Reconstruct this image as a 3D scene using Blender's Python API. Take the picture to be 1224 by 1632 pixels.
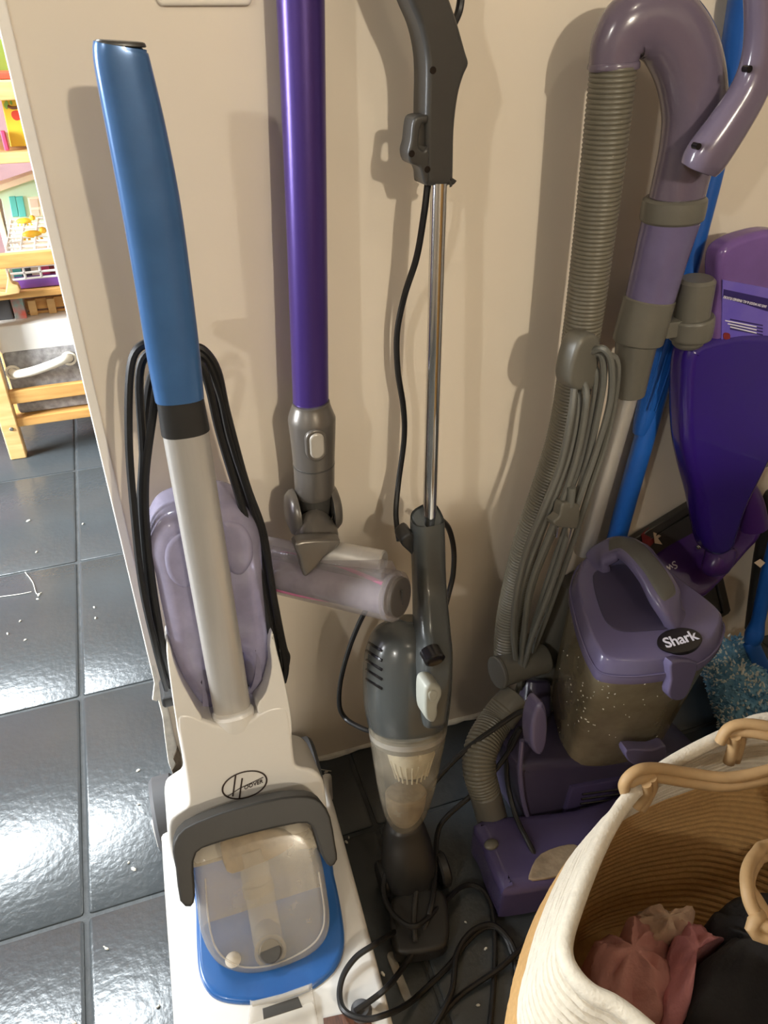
import bpy, bmesh, math, random
from mathutils import Vector, Matrix
random.seed(4)
scene = bpy.context.scene
col = scene.collection
for o in list(bpy.data.objects):
    bpy.data.objects.remove(o)

# ------------------------------------------------------------------ camera
F, CH = 1225.0, 1.2
PITCH, YAW = math.radians(34.0), math.radians(19.0)
FW = Vector((math.sin(YAW), math.cos(YAW), 0)); RT = Vector((math.cos(YAW), -math.sin(YAW), 0)); UP = Vector((0, 0, 1))
F3 = FW * math.cos(PITCH) - UP * math.sin(PITCH)
U3 = FW * math.sin(PITCH) + UP * math.cos(PITCH)
CAM = Vector((0, 0, CH))
cd = bpy.data.cameras.new('camera'); cam = bpy.data.objects.new('camera', cd); col.objects.link(cam)
cd.sensor_fit = 'VERTICAL'; cd.sensor_height = 36.0; cd.lens = 36.0 * F / 1632.0; cd.clip_start = 0.02
cam.matrix_world = Matrix.Translation(CAM) @ Matrix((RT, U3, -F3)).transposed().to_4x4()
scene.camera = cam

# ------------------------------------------------------------------ world, lights, exposure
w = bpy.data.worlds.new('world'); scene.world = w; w.use_nodes = True
w.node_tree.nodes['Background'].inputs[0].default_value = (0.9, 0.95, 1.0, 1)
w.node_tree.nodes['Background'].inputs[1].default_value = 0.6
vs = scene.view_settings
vs.view_transform = 'Standard'; vs.look = 'None'; vs.gamma = 1.0; vs.use_curve_mapping = False
vs.exposure = 0.22
def light(name, kind, loc, energy, color, size=0.1, target=None, sizey=None):
    l = bpy.data.lights.new(name, kind); l.energy = energy; l.color = color
    if kind == 'AREA':
        l.size = size
        if sizey: l.shape = 'RECTANGLE'; l.size_y = sizey
    else: l.shadow_soft_size = size
    o = bpy.data.objects.new(name, l); col.objects.link(o); o.location = loc
    if target is not None:
        o.rotation_euler = (Vector(target) - Vector(loc)).to_track_quat('-Z', 'Y').to_euler()
    return o
WARM = (1.0, 0.90, 0.73)
LAMPS = [((0.78, -3.10, 2.42), 210, WARM, 'third from the far end, above the added light blocker'), ((-2.10, -1.60, 2.42), 70, (1.0, 0.97, 0.90), 'leftmost of the three'), ((0.62, -0.55, 2.42), 5, WARM, 'nearest the wall with the machines')]
light('window_daylight', 'AREA', (-2.90, 1.75, 1.5), 120, (0.92, 0.96, 1.0), 1.5, (-0.3, 2.30, 0.7), 1.3).data.spread = math.radians(75)

# ------------------------------------------------------------------ pixel helpers: a pixel gives a direction, the plane a thing touches gives its distance
def ray(x, y): return F3 + RT * ((x - 612) / F) - U3 * ((y - 816) / F)
def qY(x, y, Y): d = ray(x, y); return CAM + d * (Y / d.y)
def qZ(x, y, Z): d = ray(x, y); return CAM + d * ((Z - CH) / d.z)
def qP(x, y, p0, n): d = ray(x, y); return CAM + d * ((p0 - CAM).dot(n) / d.dot(n))
def mpp(p): return (p - CAM).dot(F3) / F

# ------------------------------------------------------------------ materials
def lin(c):
    return tuple(((v / 255) / 12.92 if v / 255 <= 0.04045 else ((v / 255 + 0.055) / 1.055) ** 2.4) for v in c) + (1,)
def M(name, c, rough=0.45, metal=0.0, var=0.08, vscale=8.0, bump=0.0, bscale=60.0, coat=0.0, c2=None, stretch=None, spec=0.5):
    m = bpy.data.materials.new(name); m.use_nodes = True
    nt = m.node_tree; b = nt.nodes['Principled BSDF']
    b.inputs['Roughness'].default_value = rough; b.inputs['Metallic'].default_value = metal
    b.inputs['Coat Weight'].default_value = coat; b.inputs['Specular IOR Level'].default_value = spec
    tc = nt.nodes.new('ShaderNodeTexCoord'); mp = nt.nodes.new('ShaderNodeMapping')
    nt.links.new(tc.outputs['Object'], mp.inputs['Vector'])
    if stretch: mp.inputs['Scale'].default_value = stretch
    nz = nt.nodes.new('ShaderNodeTexNoise'); nz.inputs['Scale'].default_value = vscale; nz.inputs['Detail'].default_value = 4
    nt.links.new(mp.outputs[0], nz.inputs['Vector'])
    rp = nt.nodes.new('ShaderNodeValToRGB')
    L = lin(c); L2 = lin(c2) if c2 else tuple(v * (1 - var) for v in L[:3]) + (1,)
    L1 = L if c2 else tuple(min(1, v * (1 + var)) for v in L[:3]) + (1,)
    rp.color_ramp.elements[0].position = 0.3; rp.color_ramp.elements[1].position = 0.7
    rp.color_ramp.elements[0].color = L2; rp.color_ramp.elements[1].color = L1
    nt.links.new(nz.outputs['Fac'], rp.inputs[0]); nt.links.new(rp.outputs[0], b.inputs['Base Color'])
    if bump:
        n2 = nt.nodes.new('ShaderNodeTexNoise'); n2.inputs['Scale'].default_value = bscale; n2.inputs['Detail'].default_value = 3
        nt.links.new(mp.outputs[0], n2.inputs['Vector'])
        bp = nt.nodes.new('ShaderNodeBump'); bp.inputs['Strength'].default_value = bump; bp.inputs['Distance'].default_value = 0.004
        nt.links.new(n2.outputs['Fac'], bp.inputs['Height']); nt.links.new(bp.outputs[0], b.inputs['Normal'])
    return m
def clear(name, c, fac=0.4, rough=0.12, tint=(1, 1, 1), vlo=None, vscale=14.0, spec=0.6):
    """thin see-through plastic: part of the light passes straight, the rest is a dusty glossy skin"""
    m = M(name, c, rough, 0, 0.15, vscale, spec=spec)
    nt = m.node_tree; b = nt.nodes['Principled BSDF']; out = nt.nodes['Material Output']
    t = nt.nodes.new('ShaderNodeBsdfTransparent'); t.inputs[0].default_value = tuple(tint) + (1,)
    mx = nt.nodes.new('ShaderNodeMixShader'); mx.inputs[0].default_value = fac
    if vlo is not None:
        tc = nt.nodes.new('ShaderNodeTexCoord'); n = nt.nodes.new('ShaderNodeTexNoise'); n.inputs['Scale'].default_value = vscale
        n.inputs['Detail'].default_value = 6; n.inputs['Roughness'].default_value = 0.7
        r = nt.nodes.new('ShaderNodeMapRange'); r.inputs[1].default_value = 0.35; r.inputs[2].default_value = 0.7
        r.inputs[3].default_value = vlo; r.inputs[4].default_value = fac
        nt.links.new(tc.outputs['Object'], n.inputs['Vector']); nt.links.new(n.outputs['Fac'], r.inputs[0]); nt.links.new(r.outputs[0], mx.inputs[0])
    nt.links.new(t.outputs[0], mx.inputs[1]); nt.links.new(b.outputs[0], mx.inputs[2]); nt.links.new(mx.outputs[0], out.inputs[0])
    return m
def emit(name, c, s):
    m = bpy.data.materials.new(name); m.use_nodes = True
    b = m.node_tree.nodes['Principled BSDF']; b.inputs['Emission Color'].default_value = tuple(c) + (1,); b.inputs['Emission Strength'].default_value = s
    return m
MAT = dict(
    wall=M('wall_paint', (226, 214, 196), 0.42, var=0.03, vscale=2.2, bump=0.06, bscale=25),
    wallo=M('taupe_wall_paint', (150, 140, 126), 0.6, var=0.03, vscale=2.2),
    ceiling=M('ceiling_paint', (200, 194, 184), 0.8, var=0.02),
    trim=M('trim_paint', (244, 238, 228), 0.5, var=0.03),
    chip=M('bare_plaster', (240, 236, 226), 0.9, var=0.15, vscale=40, bump=0.5),
    chipdark=M('torn_drywall', (112, 98, 82), 0.9, var=0.3, vscale=60, bump=0.6),
    tile=M('painted_tile', (60, 65, 68), 0.25, var=0.10, vscale=5, bump=0.16, bscale=75, spec=0.6),
    grout=M('painted_grout', (64, 68, 70), 0.6, var=0.25, vscale=30, bump=0.4, bscale=90),
    white=M('white_plastic', (212, 208, 201), 0.28, var=0.02, coat=0.2),
    blue=M('blue_plastic', (64, 104, 154), 0.28, 0.25, var=0.06, vscale=30, coat=0.5),
    bluegloss=M('blue_handle_paint', (28, 88, 170), 0.35, 0.0, var=0.08, vscale=20),
    blueplate=M('deep_blue_plastic', (34, 84, 144), 0.28, 0.0, var=0.04, coat=0.3),
    black=M('black_plastic', (38, 37, 36), 0.42, var=0.1),
    cordblack=M('black_rubber', (26, 25, 25), 0.45, var=0.15, vscale=30),
    silver=M('satin_aluminium', (196, 192, 186), 0.40, 0.55, var=0.04, vscale=120, stretch=(1, 1, 0.05)),
    chrome=M('chrome', (235, 235, 235), 0.12, 1.0, var=0.02),
    lav=clear('lavender_tank', (166, 161, 184), 0.74, 0.10, (0.84, 0.82, 0.92), 0.58, 9.0),
    cleartank=clear('dirty_water_tank', (196, 186, 168), 0.42, 0.20, (0.93, 0.90, 0.84), 0.30, 10.0),
    clearplain=clear('clear_plastic', (205, 200, 190), 0.34, 0.08, (0.95, 0.93, 0.9)),
    darkgrey=M('dark_grey_plastic', (60, 58, 55), 0.36, var=0.05),
    arch=M('charcoal_handle_plastic', (46, 44, 41), 0.5, var=0.05, spec=0.3),
    lilacbase=M('deep_lilac_plastic', (76, 68, 104), 0.25, var=0.04, coat=0.25),
    wheel=M('grey_rubber', (84, 84, 86), 0.6, var=0.08),
    purple=M('purple_anodised', (70, 50, 120), 0.30, 0.45, var=0.05, vscale=60, stretch=(1, 1, 0.05)),
    dysgrey=M('metallic_grey_plastic', (104, 99, 93), 0.30, 0.45, var=0.04),
    button=M('light_grey_button', (178, 172, 162), 0.3, 0.2, var=0.04),
    rollerclear=clear('roller_housing', (168, 162, 160), 0.42, 0.08, (0.92, 0.90, 0.92), 0.28, 12.0),
    roller=M('roller_fibre', (140, 128, 140), 0.8, var=0.4, vscale=50, c2=(116, 106, 118), stretch=(1, 1, 1)),
    pink=M('pink_roller_strip', (214, 96, 150), 0.6),
    sgrey=M('grey_stick_plastic', (72, 75, 74), 0.24, var=0.05, coat=0.2),
    sbutton=M('pale_grey_latch', (170, 172, 162), 0.35),
    cup=clear('dust_cup', (190, 180, 160), 0.42, 0.10, (0.9, 0.87, 0.8), 0.24, 18.0),
    filter=M('pleated_filter', (206, 198, 176), 0.9, var=0.15, vscale=40),
    dust=M('packed_dust', (150, 132, 108), 1.0, var=0.25, vscale=50, bump=0.6),
    lilac=M('lilac_plastic', (98, 91, 122), 0.25, var=0.04, coat=0.25),
    lilacduct=M('lilac_duct', (106, 95, 112), 0.20, var=0.03, coat=0.4),
    lilacwand=clear('lilac_wand', (110, 101, 136), 0.9, 0.15, (0.7, 0.66, 0.86)),
    lilacdark=M('lilac_recess', (66, 60, 82), 0.3, var=0.04),
    hose=M('grey_hose', (106, 101, 88), 0.34, var=0.05),
    grey=M('grey_plastic', (102, 99, 90), 0.34, var=0.05),
    greycord=M('grey_cord', (104, 104, 98), 0.5, var=0.06),
    grip=M('grey_rubber_grip', (88, 86, 80), 0.55, var=0.05),
    canister=clear('dusty_canister', (138, 128, 106), 0.86, 0.16, (0.7, 0.66, 0.55), 0.62, 11.0),
    deeppurple=M('purple_gloss', (44, 22, 116), 0.22, var=0.05, coat=0.4),
    purpledark=M('purple_head', (66, 34, 104), 0.28, var=0.06),
    bottle=clear('purple_bottle', (122, 92, 158), 0.82, 0.18, (0.7, 0.55, 0.85)),
    label=M('bottle_label', (92, 78, 186), 0.4, var=0.25, vscale=9, c2=(128, 112, 190)),
    ink=M('printed_navy', (42, 28, 96), 0.5),
    whiteink=M('printed_white', (225, 222, 235), 0.5),
    redink=M('printed_red', (120, 36, 38), 0.5),
    badge=M('black_badge', (22, 20, 22), 0.2, var=0.05),
    logoink=M('logo_ink', (52, 40, 34), 0.4),
    cotton=M('cream_cotton_rope', (216, 206, 187), 0.95, var=0.07, vscale=120, bump=0.25, bscale=350),
    jute=M('tan_cotton_rope', (190, 150, 96), 0.95, var=0.09, vscale=120, bump=0.25, bscale=350),
    strap=M('tan_leather_cord', (172, 140, 98), 0.6, var=0.08, vscale=60),
    pinkcloth=M('dusty_pink_cloth', (196, 142, 136), 0.95, var=0.08, bump=0.3, bscale=200),
    palecloth=M('pale_beige_cloth', (214, 188, 166), 0.95, var=0.08, bump=0.3, bscale=200),
    rosecloth=M('rose_cloth', (214, 148, 156), 0.95, var=0.08, bump=0.3, bscale=200),
    darkcloth=M('charcoal_cloth', (48, 48, 52), 0.95, var=0.12, bump=0.3, bscale=200),
    panel=M('charcoal_panel', (62, 59, 55), 0.33, var=0.08),
    chenille=M('blue_chenille', (136, 182, 206), 0.95, vscale=70, c2=(84, 140, 178), bump=0.3),
    chenille2=M('white_chenille', (222, 226, 220), 0.95, vscale=70),
    wood=M('pine_wood', (214, 168, 100), 0.45, vscale=9, c2=(190, 138, 74), stretch=(1, 8, 8)),
    woodpale=M('pale_pine', (226, 190, 132), 0.5, vscale=9, c2=(206, 164, 104), stretch=(1, 8, 8)),
    felt=M('grey_felt', (170, 168, 168), 0.98, vscale=60, c2=(128, 126, 126), bump=0.3, bscale=200),
    lining=M('white_lining', (236, 234, 228), 0.95, var=0.03),
    rope=M('white_rope', (238, 232, 216), 0.9, var=0.06, vscale=60),
    mint=M('mint_paint', (196, 226, 196), 0.6, var=0.03),
    teal=M('teal_paint', (90, 190, 184), 0.6, var=0.03),
    cream=M('cream_paint', (240, 226, 200), 0.6, var=0.03),
    yellow=M('yellow_paint', (246, 206, 62), 0.5, var=0.03),
    red=M('red_paint', (222, 74, 52), 0.5, var=0.04),
    green=M('green_paint', (150, 190, 84), 0.5, var=0.04),
    brown=M('brown_paint', (120, 80, 56), 0.6),
    violet=M('violet_plastic', (124, 76, 158), 0.45, var=0.04),
    magenta=M('magenta_plastic', (204, 72, 112), 0.5),
    multicol=M('printed_cover', (230, 90, 70), 0.5, vscale=34, c2=(120, 190, 190)),
    orange=M('orange_plastic', (240, 172, 50), 0.5, vscale=40, c2=(250, 214, 70)),
    wire=M('white_wire', (244, 242, 238), 0.4, var=0.01),
    mauve=M('mauve_curtain', (150, 118, 118), 0.9),
    paper=M('paper_scrap', (214, 196, 176), 0.9),
    crumb=M('crumbs', (222, 220, 208), 0.9, var=0.2),
    switch=M('switch_plate', (238, 230, 214), 0.35, var=0.02),
    brush=M('brown_brush', (112, 72, 52), 0.5, vscale=40, c2=(72, 46, 36), stretch=(8, 1, 1)),
    lamp=emit('lamp_glow', (1.0, 0.85, 0.62), 14.0),
    panelglow=emit('panel_glow', (0.92, 0.97, 1.0), 6.0),
    sky=emit('window_glow', (0.86, 0.93, 1.0), 3.0),
)

# ------------------------------------------------------------------ object helpers
def mesh_obj(name, verts, faces, mat, parent=None, smooth=40):
    me = bpy.data.meshes.new(name); me.from_pydata([tuple(v) for v in verts], [], faces); me.validate()
    bm = bmesh.new(); bm.from_mesh(me); bmesh.ops.recalc_face_normals(bm, faces=bm.faces); bm.to_mesh(me); bm.free()
    me.materials.append(MAT[mat])
    if smooth:
        for p in me.polygons: p.use_smooth = True
        me.set_sharp_from_angle(angle=math.radians(smooth))
    o = bpy.data.objects.new(name, me); col.objects.link(o)
    if smooth and len(faces) < 6000:
        wn_ = o.modifiers.new('weighted_normal', 'WEIGHTED_NORMAL'); wn_.keep_sharp = True
    if parent is not None: attach(o, parent)
    return o
def attach(o, parent):
    o.parent = parent
    if parent.type == 'EMPTY' and parent.parent is None: o.location = -parent.location
    elif parent.parent is None: o.location = -parent.location
    else: o.location = (0, 0, 0)
def tag(o, label, cat, group=None, kind=None):
    o['label'] = label; o['category'] = cat
    if group: o['group'] = group
    if kind: o['kind'] = kind
    return o
def thing(name, label, cat, base, group=None):
    e = bpy.data.objects.new(name, None); col.objects.link(e); e.location = base; e.empty_display_size = 0.05
    return tag(e, label, cat, group)
def struct(o): o['kind'] = 'structure'; return o
class G:
    """collects several shapes that make ONE part"""
    def __init__(s): s.v = []; s.f = []
    def add(s, vf):
        n = len(s.v); s.v += [Vector(p) for p in vf[0]]; s.f += [tuple(i + n for i in f) for f in vf[1]]; return s
    def build(s, name, mat, parent=None, smooth=40): return mesh_obj(name, s.v, s.f, mat, parent, smooth)
def part(name, vf, mat, parent=None, smooth=40): return mesh_obj(name, vf[0], vf[1], mat, parent, smooth)

def catmull(P, n, closed=False):
    P = [Vector(p) if not isinstance(p, Vector) else p for p in P]; out = []; m = len(P)
    segs = m if closed else m - 1
    for i in range(segs):
        g = (lambda k: P[k % m]) if closed else (lambda k: P[max(0, min(m - 1, k))])
        a, b, c, d = g(i - 1), g(i), g(i + 1), g(i + 2)
        for k in range(n):
            t = k / n
            out.append(0.5 * ((2 * b) + (c - a) * t + (2 * a - 5 * b + 4 * c - d) * t * t + (3 * b - a - 3 * c + d) * t ** 3))
    if not closed: out.append(P[-1])
    return out
def loft(rings, caps=True, closed=False):
    n = len(rings[0]); v = [p for r in rings for p in r]; f = []
    m = len(rings)
    for i in range(m if closed else m - 1):
        a, b = i * n, ((i + 1) % m) * n
        for k in range(n): f.append((a + k, a + (k + 1) % n, b + (k + 1) % n, b + k))
    if caps and not closed: f.append(tuple(range(n - 1, -1, -1))); f.append(tuple((m - 1) * n + k for k in range(n)))
    return v, f
def ring(c, s, d, rx, ry, n=24, p=2.0):
    out = []
    for k in range(n):
        a = 2 * math.pi * k / n; x, y = math.cos(a), math.sin(a)
        ex = 2.0 / p
        out.append(c + s * (rx * math.copysign(abs(x) ** ex, x)) + d * (ry * math.copysign(abs(y) ** ex, y)))
    return out
def frame(T, ref=Vector((0, 1, 0))):
    S = T.cross(ref)
    if S.length < 1e-4: S = T.cross(Vector((1, 0, 0)))
    S.normalize(); D = T.cross(S).normalized()
    return S, D
def sweep(pts, rads, n=20, p=2.0, ratio=1.0, ref=Vector((0, 1, 0)), bev=0.0, closed=False, transport=False):
    """pts: Vectors; rads: half widths; ratio: depth / width"""
    rings = []; m = len(pts); S = None
    for i in range(m):
        if closed: T = (pts[(i + 1) % m] - pts[i - 1]).normalized()
        else: T = (pts[min(m - 1, i + 1)] - pts[max(0, i - 1)]).normalized()
        if transport and S is not None:
            S = (S - T * S.dot(T)).normalized(); D = T.cross(S).normalized()
        else: S, D = frame(T, ref)
        r = rads[i] if isinstance(rads, (list, tuple)) else rads
        q = ratio[i] if isinstance(ratio, (list, tuple)) else ratio
        if bev and i == 0:
            rings.append(ring(pts[i], S, D, r - bev, r * q - bev, n, p)); rings.append(ring(pts[i] + T * bev, S, D, r, r * q, n, p))
        elif bev and i == m - 1:
            rings.append(ring(pts[i] - T * bev, S, D, r, r * q, n, p)); rings.append(ring(pts[i], S, D, r - bev, r * q - bev, n, p))
        else: rings.append(ring(pts[i], S, D, r, r * q, n, p))
    return loft(rings, not closed, closed)
def tube(pts, r, sub=8, n=10, closed=False):
    P = catmull(pts, sub, closed); return sweep(P, r, n, closed=closed, transport=True)
def pbar(spec, sub=6, n=24, p=2.0, ratio=1.0, bev=0.002):
    """spec rows: (px, py, Y, half width in px); the bar stands at depth Y"""
    P = [qY(a, b, Y) for a, b, Y, h in spec]; R = [h * mpp(q) for q, (a, b, Y, h) in zip(P, spec)]
    P4 = catmull([Vector((q.x, q.y, q.z, r)) for q, r in zip(P, R)], sub)
    return sweep([Vector(v[:3]) for v in P4], [v[3] for v in P4], n, p, ratio, bev=bev)
def smooth_outline(px, sub=5):
    return [(v.x, v.y) for v in catmull([Vector((a, b)) for a, b in px], sub, True)]
def inset2(pl, d):
    m = len(pl); A = sum(pl[i][0] * pl[(i + 1) % m][1] - pl[(i + 1) % m][0] * pl[i][1] for i in range(m)); s = 1 if A > 0 else -1
    out = []
    for i in range(m):
        a, b, c = pl[i - 1], pl[i], pl[(i + 1) % m]
        e1 = Vector((b[0] - a[0], b[1] - a[1])); e2 = Vector((c[0] - b[0], c[1] - b[1]))
        if e1.length < 1e-9: e1 = e2.copy()
        if e2.length < 1e-9: e2 = e1.copy()
        e1.normalize(); e2.normalize()
        nn = Vector((-(e1.y + e2.y), e1.x + e2.x)); L = nn.length
        if L < 1e-6: nn = Vector((-e1.y, e1.x)); L = 1
        nn = nn / L; k = max(0.5, nn.dot(Vector((-e1.y, e1.x))))
        out.append((b[0] + nn.x * d * s / k, b[1] + nn.y * d * s / k))
    return out
from mathutils.geometry import delaunay_2d_cdt
def cap(poly2, base, extra, V, P):
    r = delaunay_2d_cdt([Vector(p) for p in poly2], [], [list(range(len(poly2)))], 1, 1e-7)
    idx = []
    for k, co in enumerate(r[0]):
        if r[3][k] and r[3][k][0] < len(poly2): idx.append(base + r[3][k][0])
        else: idx.append(len(V)); V.append(P((co.x, co.y)))
    return [tuple(idx[i] for i in f) for f in r[2] if len(set(idx[i] for i in f)) > 2]
def plate(pl, O, U, V, N, thick, r, steps=3, back_r=None):
    """2D outline (metres in U,V about O) -> solid; front face at O side facing N, rounded by r, thick along -N"""
    rings = []; back_r = r if back_r is None else back_r
    P = lambda q, h: O + U * q[0] + V * q[1] + N * h
    for k in range(steps + 1):
        a = math.pi / 2 * k / steps; d = r * (1 - math.sin(a)); h = -r * (1 - math.cos(a))
        rings.append([P(q, h) for q in inset2(pl, d)])
    for k in range(steps + 1):
        a = math.pi / 2 * (1 - k / steps); d = back_r * (1 - math.sin(a)); h = -thick + back_r * (1 - math.cos(a))
        rings.append([P(q, h) for q in inset2(pl, d)])
    vv, ff = loft(rings, False)
    ff += cap(inset2(pl, r), 0, None, vv, lambda q: P(q, 0.0))
    ff += cap(inset2(pl, back_r), (len(rings) - 1) * len(pl), None, vv, lambda q: P(q, -thick))
    return vv, ff
def slab(px, p0, n, thick, r=0.004, sub=5, steps=3, back_r=None):
    """outline in pixels laid on a plane through p0 with normal n (towards the viewer), given a real thickness behind it"""
    n = Vector(n).normalized(); p0 = Vector(p0)
    if n.x and not p0.x: p0 = qY(sum(q[0] for q in px) / len(px), sum(q[1] for q in px) / len(px), p0.y)
    out = smooth_outline(px, sub) if sub else px
    U = Vector((1, 0, 0)); U = (U - n * U.dot(n)).normalized(); V = n.cross(U)
    pl = []
    for a, b in out:
        d = qP(a, b, p0, n) - p0; pl.append((d.dot(U), d.dot(V)))
    return plate(pl, p0, U, V, n, thick, r, steps, back_r)
def box(x0, x1, y0, y1, z0, z1, r=0.0):
    if r <= 0:
        v = [(x, y, z) for z in (z0, z1) for x, y in ((x0, y0), (x1, y0), (x1, y1), (x0, y1))]
        return v, [(3, 2, 1, 0), (4, 5, 6, 7), (0, 1, 5, 4), (1, 2, 6, 5), (2, 3, 7, 6), (3, 0, 4, 7)]
    return plate(rrect(x1 - x0, y1 - y0, r), Vector(((x0 + x1) / 2, (y0 + y1) / 2, z1)), Vector((1, 0, 0)), Vector((0, 1, 0)), Vector((0, 0, 1)), z1 - z0, min(r, (z1 - z0) / 2.2), 2)
def rrect(w_, h_, r, n=4):
    out = []
    for cx, cy, a0 in ((w_ / 2 - r, h_ / 2 - r, 0), (-w_ / 2 + r, h_ / 2 - r, 90), (-w_ / 2 + r, -h_ / 2 + r, 180), (w_ / 2 - r, -h_ / 2 + r, 270)):
        for k in range(n + 1):
            a = math.radians(a0 + 90 * k / n); out.append((cx + r * math.cos(a), cy + r * math.sin(a)))
    return out
def cyl(a, b, r, r2=None, n=24, bev=0.0015):
    a, b = Vector(a), Vector(b); return sweep([a, a.lerp(b, 0.5), b], [r, (r + (r2 or r)) / 2, r2 or r], n, bev=bev)
def ellip(c, rx, ry, rz, n=20, m=12, ax=None):
    c = Vector(c); X, Y, Z = ax or (Vector((1, 0, 0)), Vector((0, 1, 0)), Vector((0, 0, 1)))
    rings = []
    for i in range(m + 1):
        t = math.pi * (i + 0.02) / (m + 0.04); rings.append(ring(c + Z * (rz * math.cos(t)), X, Y, rx * math.sin(t), ry * math.sin(t), n))
    return loft(rings)
def text(name, body, size, mat, parent, O, U, V, N, ext=0.0006, shear=0.0, bold=0.0, spacing=1.0):
    cu = bpy.data.curves.new(name, 'FONT'); cu.body = body; cu.size = size; cu.align_x = 'CENTER'; cu.align_y = 'CENTER'
    cu.extrude = ext; cu.shear = shear; cu.offset = bold; cu.space_character = spacing; cu.resolution_u = 3
    t = bpy.data.objects.new(name, cu); col.objects.link(t); bpy.context.view_layer.update()
    me = bpy.data.meshes.new_from_object(t); bpy.data.objects.remove(t); bpy.data.curves.remove(cu)
    U = Vector(U).normalized(); N = Vector(N).normalized(); V = N.cross(U) if V is None else Vector(V).normalized()
    vv = [Vector(O) + U * q.co.x + V * q.co.y + N * q.co.z for q in me.vertices]; ff = [tuple(p.vertices) for p in me.polygons]
    bpy.data.meshes.remove(me)
    return mesh_obj(name, vv, ff, mat, parent, 0)
X1, Y1, Z1 = Vector((1, 0, 0)), Vector((0, 1, 0)), Vector((0, 0, 1))
YW = 0.931          # room face of the wall behind the machines
XE = -0.062         # where that wall ends

# ================================================================== SETTING
fl = part('floor', box(-3.0, 2.2, -4.2, 4.6, -0.08, -0.0030), 'grout', smooth=0); struct(fl)
T = 0.48
tm = None
for i in range(-3, 5):
    for j in range(-2, 8):
        cx, cy = -0.232 + T * (i + 0.5), 0.762 + T * (j + 0.5)
        if cx > XE + 0.25 and cy > 1.3: continue
        if tm is None:
            h = T / 2 - 0.0035
            o = part('tile', plate(rrect(2 * h, 2 * h, 0.006, 2), Vector((0, 0, 0)), X1, Y1, Z1, 0.006, 0.0028, 2), 'tile'); tm = o.data
        else: o = bpy.data.objects.new('tile', tm); col.objects.link(o)
        o.parent = fl; o.location = (cx, cy, random.uniform(-0.0006, 0.0))
wb = part('wall_back', box(XE, 2.2, YW, YW + 0.12, 0, 2.5), 'wall', smooth=0); struct(wb)
struct(part('wall_right', box(2.2, 2.3, -4.2, 4.6, 0, 2.5), 'wallo', smooth=0))
struct(part('wall_front', box(-3.0, 2.2, -4.3, -4.2, 0, 2.5), 'wallo', smooth=0))
struct(part('wall_far', box(-3.0, 2.2, 4.6, 4.7, 0, 2.5), 'wall', smooth=0))
struct(part('ceiling', box(-3.1, 2.3, -4.3, 4.7, 2.5, 2.6), 'ceiling', smooth=0))
g = G()
for b in ((-3.1, -3.0, -4.3, 1.0, 0, 2.5), (-3.1, -3.0, 2.5, 4.7, 0, 2.5), (-3.1, -3.0, 1.0, 2.5, 0, 0.85), (-3.1, -3.0, 1.0, 2.5, 2.15, 2.5)): g.add(box(*b))
struct(g.build('wall_left', 'wallo', smooth=0))
win = part('window_1', box(-3.09, -3.07, 1.0, 2.5, 0.85, 2.15), 'sky', smooth=0); struct(win)
g = G()
for b in ((-3.07, -3.02, 1.0, 1.05, 0.85, 2.15), (-3.07, -3.02, 2.45, 2.5, 0.85, 2.15), (-3.07, -3.02, 1.73, 1.77, 0.85, 2.15), (-3.07, -3.02, 1.0, 2.5, 0.85, 0.9), (-3.07, -3.02, 1.0, 2.5, 2.1, 2.15)): g.add(box(*b))
g.build('window_frame', 'trim', win, 0)
# corner bead and its chipped paint
struct(part('trim_1', box(XE - 0.003, XE + 0.009, YW - 0.0035, YW + 0.12, 0.0, 2.5, 0.002), 'trim'))
def shard(px, Y, th, mat, name):
    return struct(part(name, slab(px, (0, Y, 0), (0, -1, 0), th, 0.0006, 0, 1), mat))
shard([(240, 1060), (246, 1062), (252, 1086), (257, 1108), (250, 1118), (243, 1116), (246, 1090)], YW - 0.004, 0.006, 'chip', 'trim_2')
shard([(256, 1112), (266, 1130), (274, 1165), (281, 1195), (275, 1200), (280, 1215), (276, 1236), (268, 1215), (262, 1170)], YW - 0.004, 0.006, 'chip', 'trim_3')
shard([(283, 1192), (288, 1205), (290, 1226), (278, 1238), (274, 1228), (280, 1218), (276, 1210)], YW - 0.0055, 0.006, 'chipdark', 'trim_4')
# rough caulk bead at the foot of the wall
pts = [Vector((XE + 0.01 + 0.02 * k, YW - 0.001, 0.002 + random.uniform(0, 0.003))) for k in range(60)]
struct(part('trim_5', sweep(pts, [0.004 + random.uniform(0, 0.003) for _ in pts], 8), 'chip'))
# ceiling downlights (above the frame): the lamps that light the corner
for (p, e, c, which) in LAMPS:
    t = thing('ceiling_downlight', 'round recessed ceiling downlight, ' + which, 'lamp', (p[0], p[1], 2.5), 'recessed ceiling downlights')
    part('lamp_ring', loft([ring(Vector((p[0], p[1], 2.5)), X1, Y1, 0.085, 0.085), ring(Vector((p[0], p[1], 2.492)), X1, Y1, 0.08, 0.08), ring(Vector((p[0], p[1], 2.492)), X1, Y1, 0.06, 0.06), ring(Vector((p[0], p[1], 2.5)), X1, Y1, 0.058, 0.058)], False), 'trim', t)
    part('lamp_glass', cyl((p[0], p[1], 2.4985), (p[0], p[1], 2.4935), 0.058), 'lamp', t)
    light('downlight_bulb', 'POINT', p, e, c, 0.05)
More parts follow.
